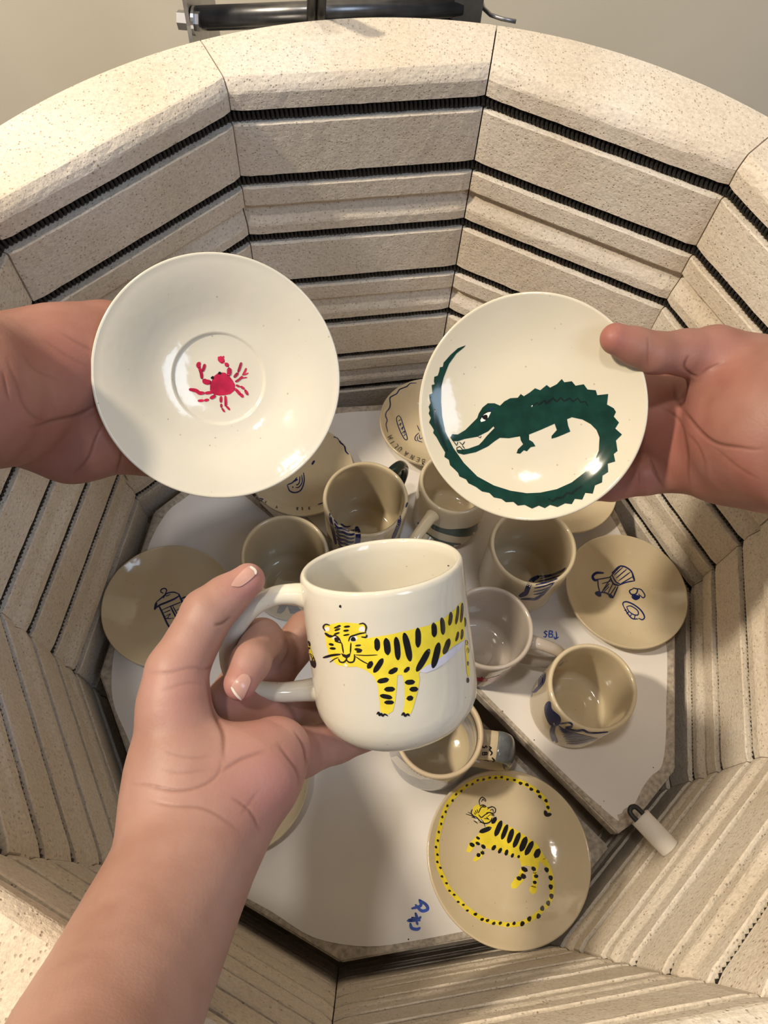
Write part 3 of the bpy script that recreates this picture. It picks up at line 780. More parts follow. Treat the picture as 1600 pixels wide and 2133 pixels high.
#HANDS
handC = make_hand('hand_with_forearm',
  palm=[([(-10, 2980, .168, 290), (75, 2600, .190, 218), (150, 2310, .232, 172), (222, 2150, .262, 158), (312, 1955, .300, 138), (390, 1780, .330, 120), (400, 1690, .343, 124)], 0.72),
        ([(400, 1720, .345, 112), (375, 1590, .348, 92), (362, 1470, .352, 72)], 0.85),        # thenar
        ([(430, 1720, .345, 100), (530, 1610, .352, 92), (580, 1560, .362, 66)], 0.8),           # hypothenar
        ([(420, 1650, .362, 90), (480, 1500, .392, 74)], 0.7), ([(470, 1640, .366, 80), (545, 1520, .396, 66)], 0.7)],
  fingers=[([(362, 1480, .352, 70), (368, 1400, .356, 62), (432, 1278, .366, 52), (470, 1245, .369, 44), (517, 1208, .371, 35)], 0.95, 0.006),   # thumb
        ([(470, 1480, .386, 52), (520, 1400, .410, 48), (552, 1345, .412, 45), (545, 1332, .392, 42), (522, 1378, .370, 40), (500, 1424, .362, 35)], 1.0, 0.004),   # forefinger through the handle
        ([(510, 1500, .392, 52), (565, 1400, .425, 46), (640, 1315, .436, 42), (730, 1290, .440, 38)], 1.0, 0.004),
        ([(545, 1520, .392, 52), (610, 1480, .425, 46), (700, 1450, .440, 40), (780, 1450, .440, 36)], 1.0, 0.004),
        ([(575, 1570, .370, 62), (625, 1568, .388, 50), (700, 1545, .404, 42), (790, 1520, .412, 34)], 1.0, 0.005)],
  h=0.0014, mat=M['skin'],
  creases=[([(445, 1300), (462, 1298), (480, 1285)], 5, .0012), ([(425, 1395), (440, 1388), (455, 1370)], 5, .0008),
    ([(305, 1405), (350, 1400), (400, 1392), (440, 1400)], 6, .0004), ([(330, 1440), (380, 1425), (430, 1425)], 6, .0003),
    ([(265, 1632), (330, 1640), (400, 1645), (450, 1615), (465, 1570)], 6, .0006), ([(300, 1668), (380, 1680), (440, 1690), (510, 1740)], 6, .0005),
    ([(470, 1590), (462, 1520), (440, 1460), (432, 1410)], 8, .0010), ([(640, 1605), (636, 1560), (610, 1520)], 5, .0012), ([(625, 1640), (615, 1600), (575, 1545)], 6, .0008),
    ([(455, 1610), (510, 1580), (560, 1560)], 7, .0006), ([(480, 1660), (520, 1690), (545, 1735)], 6, .0006), ([(500, 1700), (545, 1640)], 6, .0003),
    ([(340, 1560), (400, 1580), (450, 1570)], 6, .0003), ([(330, 1600), (390, 1610), (440, 1600)], 6, .0003)],
  flush=[(520, 1215, 50, .7), (500, 1440, 50, .8), (560, 1640, 110, .6), (400, 1440, 90, .35), (620, 1580, 80, .5), (560, 1480, 90, .5)])
tag(handC, 'left hand and bare forearm from below, thumb on the handle of the tiger mug', 'hand')
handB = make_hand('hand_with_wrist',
  palm=[([(2600, 900, .320, 190), (1790, 900, .395, 160), (1640, 893, .430, 152), (1560, 900, .455, 128)], 0.6),
        ([(1640, 840, .430, 100), (1570, 815, .448, 100), (1500, 755, .446, 66)], 0.85),
        ([(1640, 960, .440, 88), (1500, 965, .468, 72), (1430, 955, .474, 66)], 0.8),
        ([(1500, 890, .476, 90), (1400, 870, .482, 86)], 0.55)],
  fingers=[([(1540, 770, .446, 76), (1488, 737, .444, 56), (1430, 735, .440, 47), (1362, 735, .434, 42), (1325, 722, .432, 38), (1283, 706, .430, 33)], 0.9, 0.005),
        ([(1390, 830, .486, 50), (1280, 800, .497, 46), (1190, 800, .500, 38)], 1.0, 0.004),
        ([(1385, 880, .488, 50), (1270, 870, .500, 46), (1170, 860, .502, 38)], 1.0, 0.004),
        ([(1385, 930, .488, 46), (1270, 930, .500, 42), (1180, 930, .502, 36)], 1.0, 0.004),
        ([(1425, 980, .478, 46), (1345, 993, .482, 37), (1275, 1012, .490, 31), (1215, 1018, .496, 27)], 1.0, 0.004)],
  h=0.0014, mat=M['skin_ruddy'],
  creases=[([(1349, 700), (1350, 735), (1352, 772)], 4, .0005), ([(1437, 740), (1428, 765), (1440, 782), (1456, 785)], 5, .0012), ([(1456, 785), (1480, 765), (1515, 755)], 5, .0006),
    ([(1402, 790), (1415, 840), (1450, 890), (1500, 925), (1560, 935), (1600, 932)], 6, .0014), ([(1375, 845), (1410, 870), (1430, 920), (1432, 975), (1440, 1025)], 5, .0011),
    ([(1350, 955), (1365, 985), (1382, 1015)], 5, .0012), ([(1425, 900), (1455, 930), (1475, 1000)], 6, .0005), ([(1480, 920), (1530, 970), (1590, 1000)], 6, .0004), ([(1330, 980), (1332, 1010)], 4, .0004)],
  flush=[(1275, 700, 45, .8), (1400, 900, 120, .7), (1500, 760, 90, .4), (1320, 1000, 80, .6), (1520, 1000, 110, .5)])
tag(handB, 'right hand with thumb over the rim of the crocodile plate', 'hand')
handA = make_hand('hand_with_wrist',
  palm=[([(-1000, 850, .300, 185), (-190, 825, .370, 146), (-60, 818, .405, 138), (40, 810, .436, 138)], 0.6),
        ([(30, 780, .438, 100), (130, 752, .443, 108), (215, 722, .456, 96)], 0.8),
        ([(30, 870, .448, 90), (150, 905, .458, 92), (270, 900, .470, 84)], 0.75),
        ([(150, 830, .462, 100), (300, 800, .478, 90)], 0.5)],
  fingers=[([(200, 720, .462, 80), (300, 690, .476, 50), (380, 690, .480, 40)], 0.9, 0.006),
        ([(290, 790, .480, 54), (420, 760, .492, 46), (500, 750, .492, 40)], 1.0, 0.004),
        ([(300, 845, .480, 54), (430, 830, .492, 46), (520, 820, .492, 40)], 1.0, 0.004),
        ([(300, 900, .480, 52), (420, 900, .492, 44), (500, 900, .492, 38)], 1.0, 0.004),
        ([(270, 935, .474, 52), (350, 960, .486, 40), (410, 965, .490, 34)], 1.0, 0.004)],
  h=0.0015, mat=M['skin_ruddy'],
  creases=[([(55, 890), (110, 878), (160, 863), (210, 842)], 6, .0014), ([(150, 990), (185, 950), (205, 905), (215, 880)], 5, .0009), ([(240, 990), (250, 955), (255, 930)], 5, .0011),
    ([(5, 770), (12, 810), (24, 842)], 5, .0006), ([(45, 730), (75, 770), (130, 800)], 6, .0004), ([(85, 705), (130, 735), (190, 765)], 6, .0004), ([(120, 690), (165, 715), (205, 738)], 6, .0005), ([(15, 740), (30, 790), (60, 860), (110, 880)], 7, .0005)],
  flush=[(100, 900, 140, .5), (150, 760, 120, .45)])
tag(handA, 'hand with palm up behind the crab saucer, wrist entering from the left', 'hand')
# ------------------------------------------------------------------ fingernails
P = Paint([handC], 420, 1150, 4.265, 0.0005)
NAIL = {'nail': ('fingernail', None), 'nail_tip': ('fingernail_edge', 'pale free edge of the nail')}
P.poly('nail', [(262, 295), (310, 225), (400, 140), (440, 128), (478, 165), (480, 195), (420, 255), (345, 305), (290, 308)], smooth=True)
P.stroke('nail_tip', [(425, 132), (470, 165), (478, 200)], 22, 0.4); P.finish(handC, NAIL); P.items = {}
P.poly('nail', [(330, 1110), (370, 1085), (415, 1100), (430, 1150), (395, 1240), (355, 1300), (300, 1240), (268, 1190)], smooth=True)
P.stroke('nail_tip', [(268, 1195), (305, 1255), (352, 1305)], 20, 0.4); P.finish(handC, NAIL)

# ------------------------------------------------------------------ painted crab
P = Paint([crab], 360, 700, 7.27)
P.blob('red', 748, 738, 190, 178)
for pts, w in ([[(570, 700), (505, 695), (465, 668)], 80], [[(440, 640), (430, 560), (400, 480)], 50], [[(400, 480), (385, 440), (405, 405)], 62], [[(450, 530), (470, 480), (482, 430)], 46],
    [[(850, 590), (855, 530), (850, 490)], 70], [[(835, 455), (800, 415)], 60], [[(760, 395), (725, 350), (700, 330)], 90], [[(760, 330), (770, 305)], 26],
    [[(930, 620), (985, 560)], 46], [[(990, 540), (1015, 470), (1035, 405)], 40], [[(950, 690), (1000, 660), (1050, 610)], 34], [[(1060, 590), (1090, 540), (1110, 490)], 34], [[(1080, 590), (1140, 560)], 22], [[(960, 680), (1040, 640), (1120, 625)], 20],
    [[(600, 850), (490, 865)], 46], [[(470, 862), (400, 860), (350, 825), (255, 808)], 56], [[(640, 905), (570, 940)], 52], [[(540, 965), (480, 975)], 44], [[(465, 975), (385, 980)], 40],
    [[(730, 920), (728, 1000)], 44], [[(732, 1030), (735, 1080)], 34], [[(745, 1095), (780, 1145)], 30], [[(795, 910), (800, 1000), (800, 1060)], 40], [[(810, 1060), (860, 1115)], 34],
    [[(945, 800), (1000, 860), (1020, 890)], 48], [[(1025, 880), (1060, 920)], 50], [[(960, 745), (1010, 765)], 34], [[(1030, 765), (1080, 800)], 40], [[(1095, 820), (1130, 885)], 44]):
    P.stroke('red', pts, w, 0.7)
P.blob('black', 602, 632, 26); P.blob('black', 710, 562, 26, 22)
P.finish(crab, {'red': ('painted_crab', 'crimson brush-painted crab'), 'black': ('painted_eyes', None)})
# ------------------------------------------------------------------ painted crocodile
P = Paint([croc], 860, 680, 3.2)
CR = [(352,125),(300,145),(250,190),(215,230),(205,240),(200,268),(180,272),(175,300),(165,328),(143,335),(140,365),(145,385),(125,390),(128,420),(130,445),(108,455),(112,490),(118,510),(105,535),(112,560),(105,580),(120,610),(108,640),(125,665),(140,690),(135,710),(158,740),(185,790),(215,840),(210,870),(240,890),(248,925),(280,955),(300,975),(310,1000),(355,1020),(370,1045),(420,1070),(460,1100),(510,1110),(540,1140),(590,1150),(620,1172),(670,1170),(700,1195),(745,1190),(795,1215),(840,1195),(880,1212),(915,1190),(965,1205),(1015,1180),(1060,1185),(1080,1150),(1130,1155),(1150,1110),(1200,1115),(1215,1060),(1262,1040),(1265,995),(1303,970),(1300,915),(1350,900),(1340,850),(1365,830),(1355,760),(1395,720),(1350,680),(1375,640),(1340,600),(1355,570),(1340,545),(1295,520),(1303,450),(1230,458),(1220,425),(1165,420),(1140,385),(1085,395),(1060,365),(1010,372),(993,350),(960,385),(915,408),(893,390),(850,425),(815,412),(780,440),(740,465),(720,450),(700,475),(650,478),(610,500),(582,528),(545,512),(500,512),(465,540),(440,580),(430,610),(350,690),(300,720),(262,718),(250,740),(265,765),(300,765),(345,750),(430,735),(500,700),(537,666),(545,676),(495,728),(465,765),(440,790),(370,815),(320,822),(295,822),(300,845),(340,855),(420,838),(500,800),(545,765),(580,742),(640,745),(715,732),(720,760),(735,785),(700,820),(692,845),(715,848),(740,825),(760,832),(785,805),(818,798),(800,770),(775,755),(775,720),(850,690),(945,648),(960,690),(925,730),(925,748),(955,740),(1000,722),(1050,700),(1035,660),(1028,618),(1060,605),(1130,620),(1185,650),(1225,690),(1245,740),(1240,830),(1210,900),(1150,970),(1060,1040),(960,1085),(850,1108),(760,1112),(650,1095),(540,1060),(430,1000),(340,910),(270,810),(215,700),(195,600),(188,500),(190,400),(205,340),(240,250),(290,180),(340,140)]
P.poly('green', CR, grid=18)
P.layer = 2
zig = [(790, 535), (830, 508), (840, 522), (880, 492), (890, 515), (935, 478), (960, 502), (985, 475), (1010, 498), (1045, 478), (1070, 500), (1100, 478), (1120, 505), (1150, 500), (1167, 528)]
P.stroke('green_black', zig, 13, 0.6, smooth=False); P.layer = 2
P.stroke('green_black', [(905, 1150), (935, 1165), (960, 1145), (1000, 1140), (1030, 1110), (1060, 1115), (1095, 1085), (1130, 1062)], 15, 0.5, smooth=False)
P.layer = 2; P.stroke('green_black', [(145, 555), (150, 620), (175, 700), (210, 790), (230, 830)], 20, 0.5)
P.layer = 3; P.poly('white_paint', [(450, 625), (470, 590), (500, 572), (522, 570), (505, 605), (480, 630), (455, 637)], grid=14)
P.layer = 4; P.blob('black', 482, 605, 19, 17)
P.layer = 4; P.stroke('black', [(445, 620), (470, 588), (500, 570), (525, 566)], 5, 0.5)
P.layer = 4; P.stroke('blue', [(510, 560), (505, 548)], 9); P.stroke('blue', [(525, 556), (528, 542)], 9); P.stroke('blue', [(537, 552), (543, 545)], 8)
for t in ([(270, 765), (292, 795), (300, 770)], [(310, 770), (330, 790), (345, 768)], [(295, 838), (292, 810), (312, 800), (335, 825), (325, 845)], [(345, 815), (330, 795)], [(435, 735), (450, 742), (455, 730)]):
    P.layer = 3; P.stroke('green_black', t, 6, 0.6, smooth=False)
P.finish(croc, {'green': ('painted_crocodile', 'dark green painted crocodile with a jagged back'), 'green_black': ('painted_scale_lines', None), 'white_paint': ('painted_eye', None), 'black': ('painted_pupil', None), 'blue': ('painted_lashes', None)})
# ------------------------------------------------------------------ painted tiger mug
body = [c for c in tiger.children if c.name.startswith('body')][0]
P = Paint([body], 620, 1120, 4.21)
P.poly('yellow', [(232,800),(245,765),(300,758),(350,745),(430,742),(520,752),(560,748),(600,780),(600,850),(590,885),(690,868),(800,850),(980,810),(1150,768),(1280,708),(1380,628),(1440,556),(1452,640),(1462,760),(1466,890),(1440,905),(1350,960),(1250,1060),(1150,1125),(1060,1185),(1070,1240),(1052,1350),(1010,1500),(990,1545),(925,1540),(940,1400),(935,1270),(915,1200),(875,1205),(870,1300),(855,1440),(835,1520),(795,1548),(728,1530),(715,1400),(703,1290),(668,1215),(600,1160),(520,1130),(430,1132),(340,1110),(275,1030),(250,920),(245,860)], grid=16)
P.poly('yellow', [(66,840),(85,880),(105,930),(125,990),(150,1060),(140,1100),(115,1040),(95,990),(75,930)], grid=12)
P.poly('yellow', [(1476,890),(1490,960),(1498,1080),(1506,1200),(1495,1230),(1480,1180),(1474,1080),(1466,960)], grid=12)
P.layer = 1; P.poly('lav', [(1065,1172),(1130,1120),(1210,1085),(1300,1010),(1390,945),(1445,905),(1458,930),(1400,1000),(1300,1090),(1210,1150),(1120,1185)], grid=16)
bars = [(693,885,698,985,50),(775,885,790,1020,58),(862,875,880,1065,52),(935,840,985,1075,58),(1052,795,1053,955,50),(1190,750,1195,865,48),(1262,705,1272,845,42),(1342,655,1328,765,34),(1405,600,1385,755,26),(1440,575,1428,740,26),(1464,700,1466,780,14),
 (745,1062,672,1175,48),(650,1085,618,1140,44),(872,1145,802,1185,44),(975,1135,935,1175,34),(1150,980,1045,1165,54),(1235,925,1185,1135,56),(1325,890,1280,1015,48),(1405,825,1385,905,24),(1440,805,1432,890,24),
 (705,1260,795,1240,44),(765,1328,848,1325,44),(728,1382,825,1402,40),(765,1442,840,1442,36),(945,1268,1022,1262,44),(985,1328,1050,1325,44),(960,1410,1008,1400,44),
 (98,905,108,950,16),(90,960,112,975,18),(112,1020,150,1135,46),(1476,900,1480,940,20),(1486,965,1488,1010,22),(1488,1085,1490,1120,20),(1488,1230,1488,1270,22)]
for x0, y0, x1, y1, w in bars:
    P.layer = 2; P.stroke('black', [(x0, y0), ((x0+x1)/2 + 3, (y0+y1)/2), (x1, y1)], w, 0.45)
P.layer = 1
for e in ([(300,880),(330,862),(365,880),(385,915),(345,910)], [(455,900),(470,868),(510,858),(530,880),(500,915)], [(405,1115),(420,1100),(445,1118),(430,1132)]):
    P.layer = 1; P.poly('white_paint', e, grid=20)
P.layer = 1; P.blob('white_paint', 262, 800, 22, 20); P.layer = 1; P.blob('white_paint', 565, 800, 28, 24)
for pts, w in ([[(245,815),(228,780),(250,758),(285,765)],13], [[(540,755),(580,750),(602,780),(595,825)],13], [[(245,835),(280,860),(305,860)],24], [[(295,870),(330,855),(365,880),(385,925)],12], [[(450,905),(465,868),(505,852),(550,838),(600,830)],14], [[(560,868),(600,870),(610,850)],13], [[(390,920),(405,1010)],12], [[(470,920),(465,1010)],12],
    [[(325,790),(380,770)],18],[[(330,812),(375,795)],18],[[(325,845),(370,830)],16],[[(410,780),(460,775)],18],[[(405,815),(450,810)],18],[[(405,855),(455,845)],14],[[(350,775),(375,765)],12],
    [[(280,930),(318,938)],22],[[(288,968),(335,970)],22],[[(510,945),(555,940)],16],[[(505,975),(565,985)],26],[[(520,1000),(560,995)],18],
    [[(430,1040),(430,1068),(405,1090),(375,1085),(362,1060)],14],[[(430,1068),(455,1090),(490,1085),(502,1055),(500,1020)],14],[[(228,1050),(300,1030),(378,1020)],20],[[(285,1090),(330,1060),(360,1048)],8],[[(510,1025),(600,1030),(700,1025)],9],[[(510,1040),(570,1080),(630,1110)],10],
    [[(695,1545),(712,1528),(718,1555),(735,1540),(745,1560),(765,1545),(790,1560)],16],[[(912,1555),(930,1535),(940,1560),(965,1545),(978,1560)],18],[[(330,905),(385,920)],12],[[(1325,240),(1326,248)],14]):
    P.layer = 3; P.stroke('black', pts, w, 0.5)
P.layer = 3; P.poly('black', [(383,1010),(430,1025),(468,1008),(460,1040),(432,1058),(400,1040)], grid=20)
P.layer = 3; P.blob('black', 348, 890, 24, 20); P.layer = 3; P.blob('black', 490, 888, 22, 20); P.layer = 3; P.blob('black', 376, 600, 9, 13)
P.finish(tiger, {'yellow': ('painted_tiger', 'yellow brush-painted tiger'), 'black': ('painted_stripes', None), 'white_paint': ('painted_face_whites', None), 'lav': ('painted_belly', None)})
# ------------------------------------------------------------------ tiger saucer
P = Paint([pl_tiger], 880, 1580, 4.444)
P.poly('yellow', [(600,620),(690,560),(760,610),(850,650),(960,720),(1060,790),(1105,860),(1140,930),(1165,1000),(1130,1000),(1085,950),(1075,1010),(1055,1060),(1010,1000),(960,990),(915,1000),(900,930),(800,890),(700,850),(640,840),(590,830),(540,790),(500,800),(440,870),(405,860),(430,790),(500,720),(540,680)], grid=20)
P.poly('yellow', [(470,450),(500,425),(540,430),(580,440),(620,460),(640,510),(640,570),(600,600),(540,590),(490,560),(462,510)], grid=20)
for pts, w in ([[(560,860),(520,910),(480,940)],40], [[(930,1080),(880,1140),(840,1185)],70], [[(930,1020),(905,1080)],40], [[(1040,1060),(1040,1150),(1030,1240)],50], [[(1030,1190),(1020,1235)],70],
    [[(1130,930),(1170,1010),(1195,1100),(1200,1200),(1195,1280),(1160,1350),(1100,1410),(1010,1480),(900,1530),(790,1540),(680,1520),(590,1500),(480,1440),(380,1360),(300,1270),(240,1200),(190,1100),(150,1000),(135,900),(135,790),(150,680),(185,550),(225,440),(300,340),(400,260),(500,205),(620,180),(740,175),(860,200),(960,240),(1060,305),(1140,390),(1170,480)],44]):
    P.layer = 0; P.stroke('yellow', pts, w, 0.8)
bars = [(680,545,645,600,40),(635,640,530,680,44),(730,580,675,715,48),(785,615,735,745,42),(835,655,795,780,48),(900,690,845,820,46),(960,730,910,855,56),(1020,770,955,890,50),(1080,840,1045,915,56),
 (675,805,645,845,34),(730,830,705,875,30),(785,845,770,895,32),(840,880,825,915,26),(895,895,885,920,24),(500,725,530,745,24),(440,785,480,810,36),(495,775,530,795,28),(550,800,580,830,34),(540,865,570,880,30),(510,880,530,905,38),(920,1010,970,1040,40),(915,1080,955,1100,44),(875,1100,915,1115,38),(1015,1005,1045,1035,36),(1035,1085,1070,1090,34),(1025,1140,1055,1150,32)]
for x0, y0, x1, y1, w in bars: P.layer = 2; P.stroke('black', [(x0, y0), ((x0+x1)/2, (y0+y1)/2 + 2), (x1, y1)], w, 0.4)
tail = [(1150,1030),(1188,1105),(1188,1188),(1195,1275),(1165,1340),(1110,1388),(1075,1460),(990,1485),(925,1530),(848,1527),(792,1542),(720,1525),(660,1527),(602,1500),(552,1490),(490,1442),(415,1408),(378,1355),(330,1328),(293,1262),(250,1225),(222,1155),(180,1092),(165,1012),(137,958),(138,890),(124,820),(142,760),(150,680),(173,605),(183,540),(214,492),(230,437),(278,388),(311,330),(360,300),(410,248),(462,236),(512,200),(566,193),(622,176),(678,178),(733,172),(788,192),(852,198),(908,228),(968,242),(1008,283),(1070,305),(1088,352),(1145,390),(1163,452)]
for i, (x, y) in enumerate(tail):
    r = (24 if i < 9 else 17 if i < 16 else 13) if i < 45 else 18; P.layer = 2; P.blob('black', x, y, r * 1.1, r * 0.85, i * 7 + 60, 9)
P.layer = 2; P.stroke('black', [(1135,485),(1150,520),(1190,515)], 36, 0.6)
for pts, w in ([[(530,430),(525,390),(550,358),(580,375),(585,400)],9],[[(545,400),(560,375),(575,395)],8],[[(600,470),(640,445),(675,465),(670,500),(640,505)],10],[[(625,480),(650,470),(655,495)],8],[[(520,500),(545,450),(585,450)],10],[[(520,520),(545,545),(580,520),(610,505)],10],[[(590,505),(625,500),(665,525)],12],[[(600,540),(630,520),(665,535)],7],
    [[(460,470),(450,500),(470,540),(500,560)],9],[[(490,480),(500,510)],8],[[(505,470),(515,505)],8],[[(480,500),(490,520)],8],[[(470,530),(500,545),(530,575),(570,600),(620,590),(645,550)],12],[[(400,512),(470,535)],7],[[(420,495),(475,525)],7],[[(455,545),(500,540)],7],[[(475,575),(510,600)],9],[[(540,560),(565,590),(580,632)],7],[[(525,590),(600,600)],7],[[(570,555),(610,560)],8],[[(590,540),(620,570)],8],[[(530,440),(560,430),(590,445)],12],[[(540,455),(575,430)],8],[[(600,455),(640,450)],9]):
    P.layer = 3; P.stroke('black', pts, w, 0.6)
P.layer = 2; P.blob('white_paint', 500, 560, 22, 14, 40); P.layer = 2; P.blob('white_paint', 545, 575, 16, 12, 30)
P.finish(pl_tiger, {'yellow': ('painted_tiger', 'yellow brush-painted tiger'), 'black': ('painted_stripes', None), 'white_paint': ('painted_muzzle', None)})
# ------------------------------------------------------------------ coffee drawings and lettering
P = Paint([pl_press], 200, 1020, 4.444)
for pts, w in ([[(625,960),(600,945),(608,922),(640,915),(655,935),(640,965)],11],[[(640,970),(625,1005)],9],[[(640,965),(650,985),(690,970)],8],[[(560,1040),(610,1000),(660,960),(720,950),(765,965)],12],[[(545,1110),(560,1045)],22],[[(550,1100),(590,1070),(650,1045),(720,1015),(770,985)],16],[[(765,965),(800,1040),(835,1120)],18],[[(585,1080),(620,1150),(660,1240),(705,1310)],18],[[(610,1115),(690,1080),(740,1060),(790,1040)],9],[[(690,1080),(725,1150),(770,1225)],14],[[(710,1075),(750,1150),(785,1215)],9],[[(790,1010),(830,995),(880,1000),(905,1025)],14],[[(800,1035),(840,1020),(870,1030),(890,1050)],10],[[(630,1140),(690,1115)],9],[[(640,1175),(690,1150),(665,1190),(720,1190)],7],[[(740,1120),(790,1100),(770,1140),(820,1140)],7],[[(640,1190),(690,1195)],9]):
    P.stroke('blue', pts, w, 0.6)
P.finish(pl_press, {'blue': ('painted_coffee_press', 'blue line drawing of a coffee press')})
P = Paint([pl_moka], 960, 1030, 3.333)
for pts, w in ([[(990,545),(940,545),(915,570),(930,595),(955,590)],18],[[(950,590),(1040,575)],8],[[(1050,545),(1110,497),(1180,530),(1205,600)],11],[[(1035,570),(1060,620),(1100,632)],11],[[(1050,560),(1075,605),(1110,625)],9],[[(1040,570),(1075,530),(1110,497)],9],[[(1100,630),(1150,610),(1205,600)],9],[[(1065,560),(1125,505)],7],[[(1080,580),(1150,520)],7],[[(1095,600),(1175,540)],7],[[(1110,620),(1195,570)],7],[[(1205,600),(1190,550)],13],[[(950,590),(955,640),(968,690)],9],[[(968,690),(1030,620)],8],[[(1040,585),(985,665)],7],[[(1055,620),(1020,690)],7],[[(1090,640),(1055,720)],9],[[(960,680),(1010,685),(1055,720)],9],[[(1030,640),(990,680)],6],[[(1075,640),(1035,700)],7],[[(1045,600),(980,620)],6]):
    P.stroke('blue', pts, w, 0.6)
P.blob('blue', 955, 690, 24, 18, 30); P.blob('blue', 1040, 705, 20, 12, 40)
for pts, w in ([[(1195,655),(1170,670),(1185,695),(1215,690),(1225,660),(1195,650)],9],[[(1210,655),(1250,660),(1278,700),(1265,718),(1245,700)],8],[[(1195,690),(1190,715),(1215,730),(1240,715),(1235,690)],9],[[(1130,780),(1125,755),(1150,745),(1200,765),(1250,805),(1275,850),(1260,870),(1235,860)],10],[[(1130,780),(1160,830),(1190,862),(1230,865)],9],[[(1150,780),(1180,775),(1225,805),(1230,835),(1200,835),(1165,810),(1150,780)],8],[[(1165,815),(1150,830)],7],[[(1185,830),(1175,850)],7],[[(1210,838),(1205,862)],7],[[(1150,800),(1135,805)],7]):
    P.stroke('blue', pts, w, 0.6)
P.blob('blue', 1215, 712, 22, 16)
P.finish(pl_moka, {'blue': ('painted_coffee_pot', 'blue line drawing of a coffee pot, bean and croissant')})
P = Paint([pl_ben], 780, 770, 5.614)
P.stroke('blue', [(490,155),(420,160),(380,195),(330,215),(290,235),(260,280),(205,310),(180,335),(185,400),(175,450),(140,495),(130,540),(148,590),(135,640),(145,690),(155,730)], 14, 0.5)
for pts, w in ([[(285,535),(260,560),(262,610),(300,720),(350,810),(380,820),(380,780),(340,660),(310,570),(285,535)],11],[[(280,600),(305,585)],8],[[(285,650),(310,625),(300,660)],8],[[(310,700),(330,670),(325,710)],8],[[(320,745),(350,720),(345,755)],8],[[(340,775),(370,755)],8],[[(500,650),(530,720)],9],[[(520,740),(480,780),(475,820),(500,835)],10],[[(500,780),(510,830),(560,850)],9],[[(525,760),(530,810),(560,800)],9]):
    P.stroke('blue', pts, w, 0.6)
letters(P, 'black', [('M',185,795,245),('I',206,850,240),('L',248,893,232),('U',298,930,222),('A',368,988,215),('N',440,1028,205),('E',508,1055,200),('B',572,1076,190)], 54, 11)
P.finish(pl_ben, {'blue': ('painted_drawing', 'blue drawn loaf and wavy rim line'), 'black': ('painted_lettering', 'lettering BENAULIM')})
P = Paint([pl_rim], 480, 860, 4.0)
for pts, w in ([[(862,200),(895,210),(920,250),(950,275),(962,320),(985,345)],12],[[(680,430),(700,400)],18],[[(610,500),(615,570),(590,640),(540,665),(495,650),(475,605)],11],[[(595,520),(598,580),(570,620),(545,622)],9],[[(580,530),(575,580),(555,605)],9],[[(475,600),(520,580),(555,540)],10],[[(520,575),(560,555)],14],[[(730,765),(775,750)],9],[[(235,710),(275,720)],8]):
    P.stroke('blue', pts, w, 0.6)
P.blob('blue', 520, 620, 6); P.blob('blue', 555, 600, 6)
letters(P, 'black', [('S',262,735,10),('E',295,748,12),('A',385,785,8),('R',560,800,0),('S',600,800,-4),('E',660,795,-6)], 22, 7)
P.finish(pl_rim, {'blue': ('painted_drawing', 'blue drawn loop and wavy rim line'), 'black': ('painted_lettering', None)})
# ------------------------------------------------------------------ mug decoration
def mbody(m): return [c for c in m.children if c.name.startswith('body')]
P = Paint(mbody(mg_stripe), 480, 860, 4.0)
P.stroke('blue', [(832,820),(838,900),(860,1000),(880,1090)], 26, 0.6)
for k in range(8):
    y = 890 + k * 32; x0 = 862 + k * 6; x1 = 1000 + min(k, 1) * 35 - (k > 3) * 4
    P.stroke('blue', [(x0, y), (x0 + 30, y + 34), (x0 + 65, y + 40), ((x0 + x1) / 2 + 20, y + 56), (x1 - 25, y + 60), (x1, y + 54)], 13 + (k % 3) * 3, 0.5)
P.stroke('blue', [(1052,955),(1065,1010),(1060,1080),(1045,1120)], 44, 0.7)
P.stroke('blue', [(1475,745),(1460,790)], 12); P.stroke('blue', [(1415,860),(1400,930),(1370,1010),(1350,1055)], 28, 0.5)
P.finish(mg_stripe, {'blue': ('painted_wavy_lines', 'navy wavy brush lines')})
P = Paint(mbody(mg_croc), 780, 770, 5.614)
P.poly('green', [(665,1815),(700,1812),(770,1845),(870,1865),(1000,1860),(1100,1850),(1200,1805),(1290,1740),(1370,1690),(1330,1800),(1230,1890),(1130,1940),(1000,1955),(880,1935),(760,1900),(670,1855)], smooth=True)
P.stroke('green', [(510,1790),(580,1890),(680,1970),(800,2020),(960,2050),(1080,2040),(1180,1990),(1280,1900),(1330,1820)], 40, 0.5)
P.finish(mg_croc, {'green': ('painted_crocodile', 'dark green painted crocodile band')})
P = Paint(mbody(mg_fan), 960, 1030, 3.333)
P.stroke('blue', [(540,570),(490,600),(465,650),(450,685),(410,705)], 34, 0.6)
P.stroke('blue', [(540,568),(620,560),(700,530),(728,510)], 12, 0.5); P.stroke('blue', [(420,725),(470,725),(520,725),(570,690),(640,620)], 16, 0.5)
for a, b_ in (((550,585),(715,530)),((535,605),(690,560)),((520,628),(670,585)),((510,650),(650,610)),((505,675),(625,640)),((505,695),(600,665)),((520,715),(580,690))):
    P.stroke('blue', [a, ((a[0]+b_[0])/2, (a[1]+b_[1])/2 + 5), b_], 9, 0.4)
P.finish(mg_fan, {'blue': ('painted_fan', 'navy striped fan')})
P = Paint(mbody(mg_red), 960, 1030, 3.333)
P.stroke('red', [(85,1275),(130,1285),(190,1290)], 26, 0.6); P.stroke('rose', [(180,1290),(250,1280),(320,1245),(365,1200)], 40, 0.3)
P.stroke('red', [(140,1260),(150,1275)], 10)
P.finish(mg_red, {'red': ('painted_red_mark', None), 'rose': ('painted_petal', None)})
P = Paint(mbody(mg_blue), 960, 1030, 3.333)
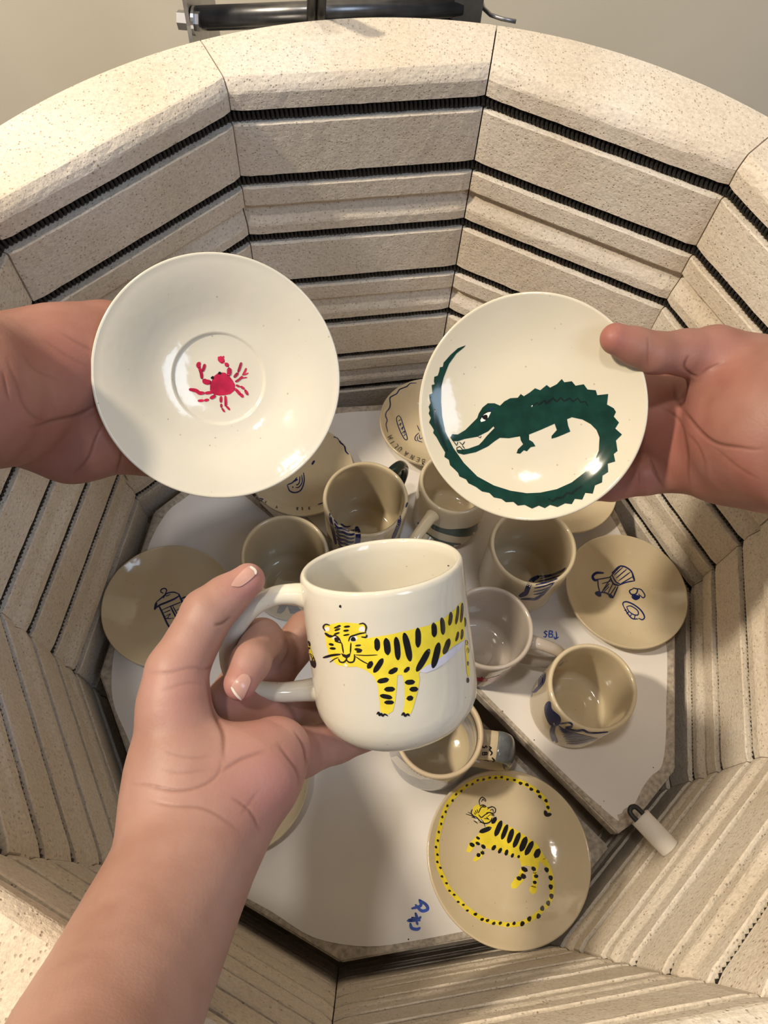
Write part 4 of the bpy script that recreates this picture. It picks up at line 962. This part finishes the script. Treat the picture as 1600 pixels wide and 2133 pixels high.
P.poly('blue', [(580,1480),(600,1440),(625,1440),(635,1490),(690,1540),(692,1585),(660,1610),(620,1600),(590,1545)], smooth=True)
P.stroke('blue', [(650,1590),(635,1650),(650,1700),(670,1740)], 36, 0.6)
P.stroke('blue', [(690,1590),(760,1585),(770,1610),(730,1620),(800,1640),(850,1635),(900,1655),(1020,1648)], 16, 0.5)
for k in range(9):
    P.stroke('blue', [(672 + 8*k, 1600 + 16*k), (740 + 10*k, 1640 + 11*k), (840 + 14*k, 1668 + 3*k)], 6 + (k % 3) * 2, 0.4)
P.stroke('blue', [(580,1235),(560,1300),(520,1345),(500,1370)], 44, 0.5); P.stroke('blue_grey', [(495,1370),(470,1450),(462,1520)], 22, 0.5)
for k in range(3): P.stroke('blue', [(545 + 12*k, 1270 - 10*k), (538 + 12*k, 1330 - 10*k)], 7, 0.4)
P.finish(mg_blue, {'blue': ('painted_brushwork', 'navy brush marks and hatching'), 'blue_grey': ('painted_streak', None)})
P = Paint(mbody(mg_grey), 480, 860, 4.0)
P.poly('grey_paint', [(360,1588),(440,1600),(560,1612),(590,1650),(560,1672),(500,1672),(488,1645),(475,1605),(450,1650),(420,1672),(388,1668),(392,1640),(410,1612)], grid=16)
P.finish(mg_grey, {'grey_paint': ('painted_shapes', 'slate grey painted shapes')})
P = Paint(mbody(mg_slate), 780, 1430, 5.0)
P.poly('white_paint', [(240,720),(350,820),(480,880),(640,905),(760,895),(700,930),(600,965),(480,965),(360,920),(260,850),(170,740)], grid=20)
P.finish(mg_slate, {'white_paint': ('painted_pale_band', None)})
P = Paint([hs], 780, 1430, 5.0)
letters(P, 'black', [('S',1150,630,90),('B',1150,700,90),('Y',1165,765,90)], 48, 14)
P.stroke('black', [(1195,625),(1215,640),(1200,660),(1225,690),(1210,715)], 16, 0.6); P.stroke('black', [(1225,740),(1250,770),(1235,785)], 16, 0.6)
P.finish(hs, {'black': ('painted_lettering', 'black lettering SBY')})
P = Paint([wr], 960, 1030, 3.333)
letters(P, 'blue_bright', [('S',588,970,5),('B',625,970,5)], 44, 11)
P.stroke('blue_bright', [(660,950),(665,985),(655,1005)], 9); P.stroke('blue_bright', [(645,985),(655,1003),(680,990)], 9)
P.stroke('black', [(288,1500),(291,1512)], 7); P.stroke('black', [(507,1702),(511,1708)], 7)
P.finish(wr, {'blue_bright': ('painted_mark', 'blue letters SB and an arrow'), 'black': ('speck', None)})
P = Paint([wr], 1220, 1560, 3.724)
for x, y, r in ((115,447,7),(155,547,10),(215,545,6),(170,575,8),(185,590,9),(180,610,9),(195,603,7),(525,145,5),(140,405,4)): P.blob('black', x, y, r, r * .7, x)
P.finish(wr, {'black': ('speck', None)})
P = Paint([wl], 400, 1580, 3.2)
P.stroke('blue_bright', [(1515,940),(1525,980),(1465,1000)], 20, 0.6); P.stroke('blue_bright', [(1520,945),(1560,975),(1570,1005),(1530,1015),(1490,975)], 22, 0.6)
P.stroke('blue_bright', [(1490,1030),(1495,1065),(1440,1080),(1500,1075),(1525,1055)], 22, 0.6); P.stroke('blue_bright', [(1465,1060),(1520,1080)], 20, 0.6); P.stroke('blue_bright', [(1455,1100),(1465,1130),(1500,1138),(1520,1128)], 22, 0.6)
P.stroke('blue_bright', [(1495,1080),(1505,1110)], 16)
P.blob('blue_bright', 835, -200, 34, 24, 20)
P.blob('black', 1443, 1205, 5)
P.finish(wl, {'blue_bright': ('painted_mark', 'blue brushed initials'), 'black': ('speck', None)})
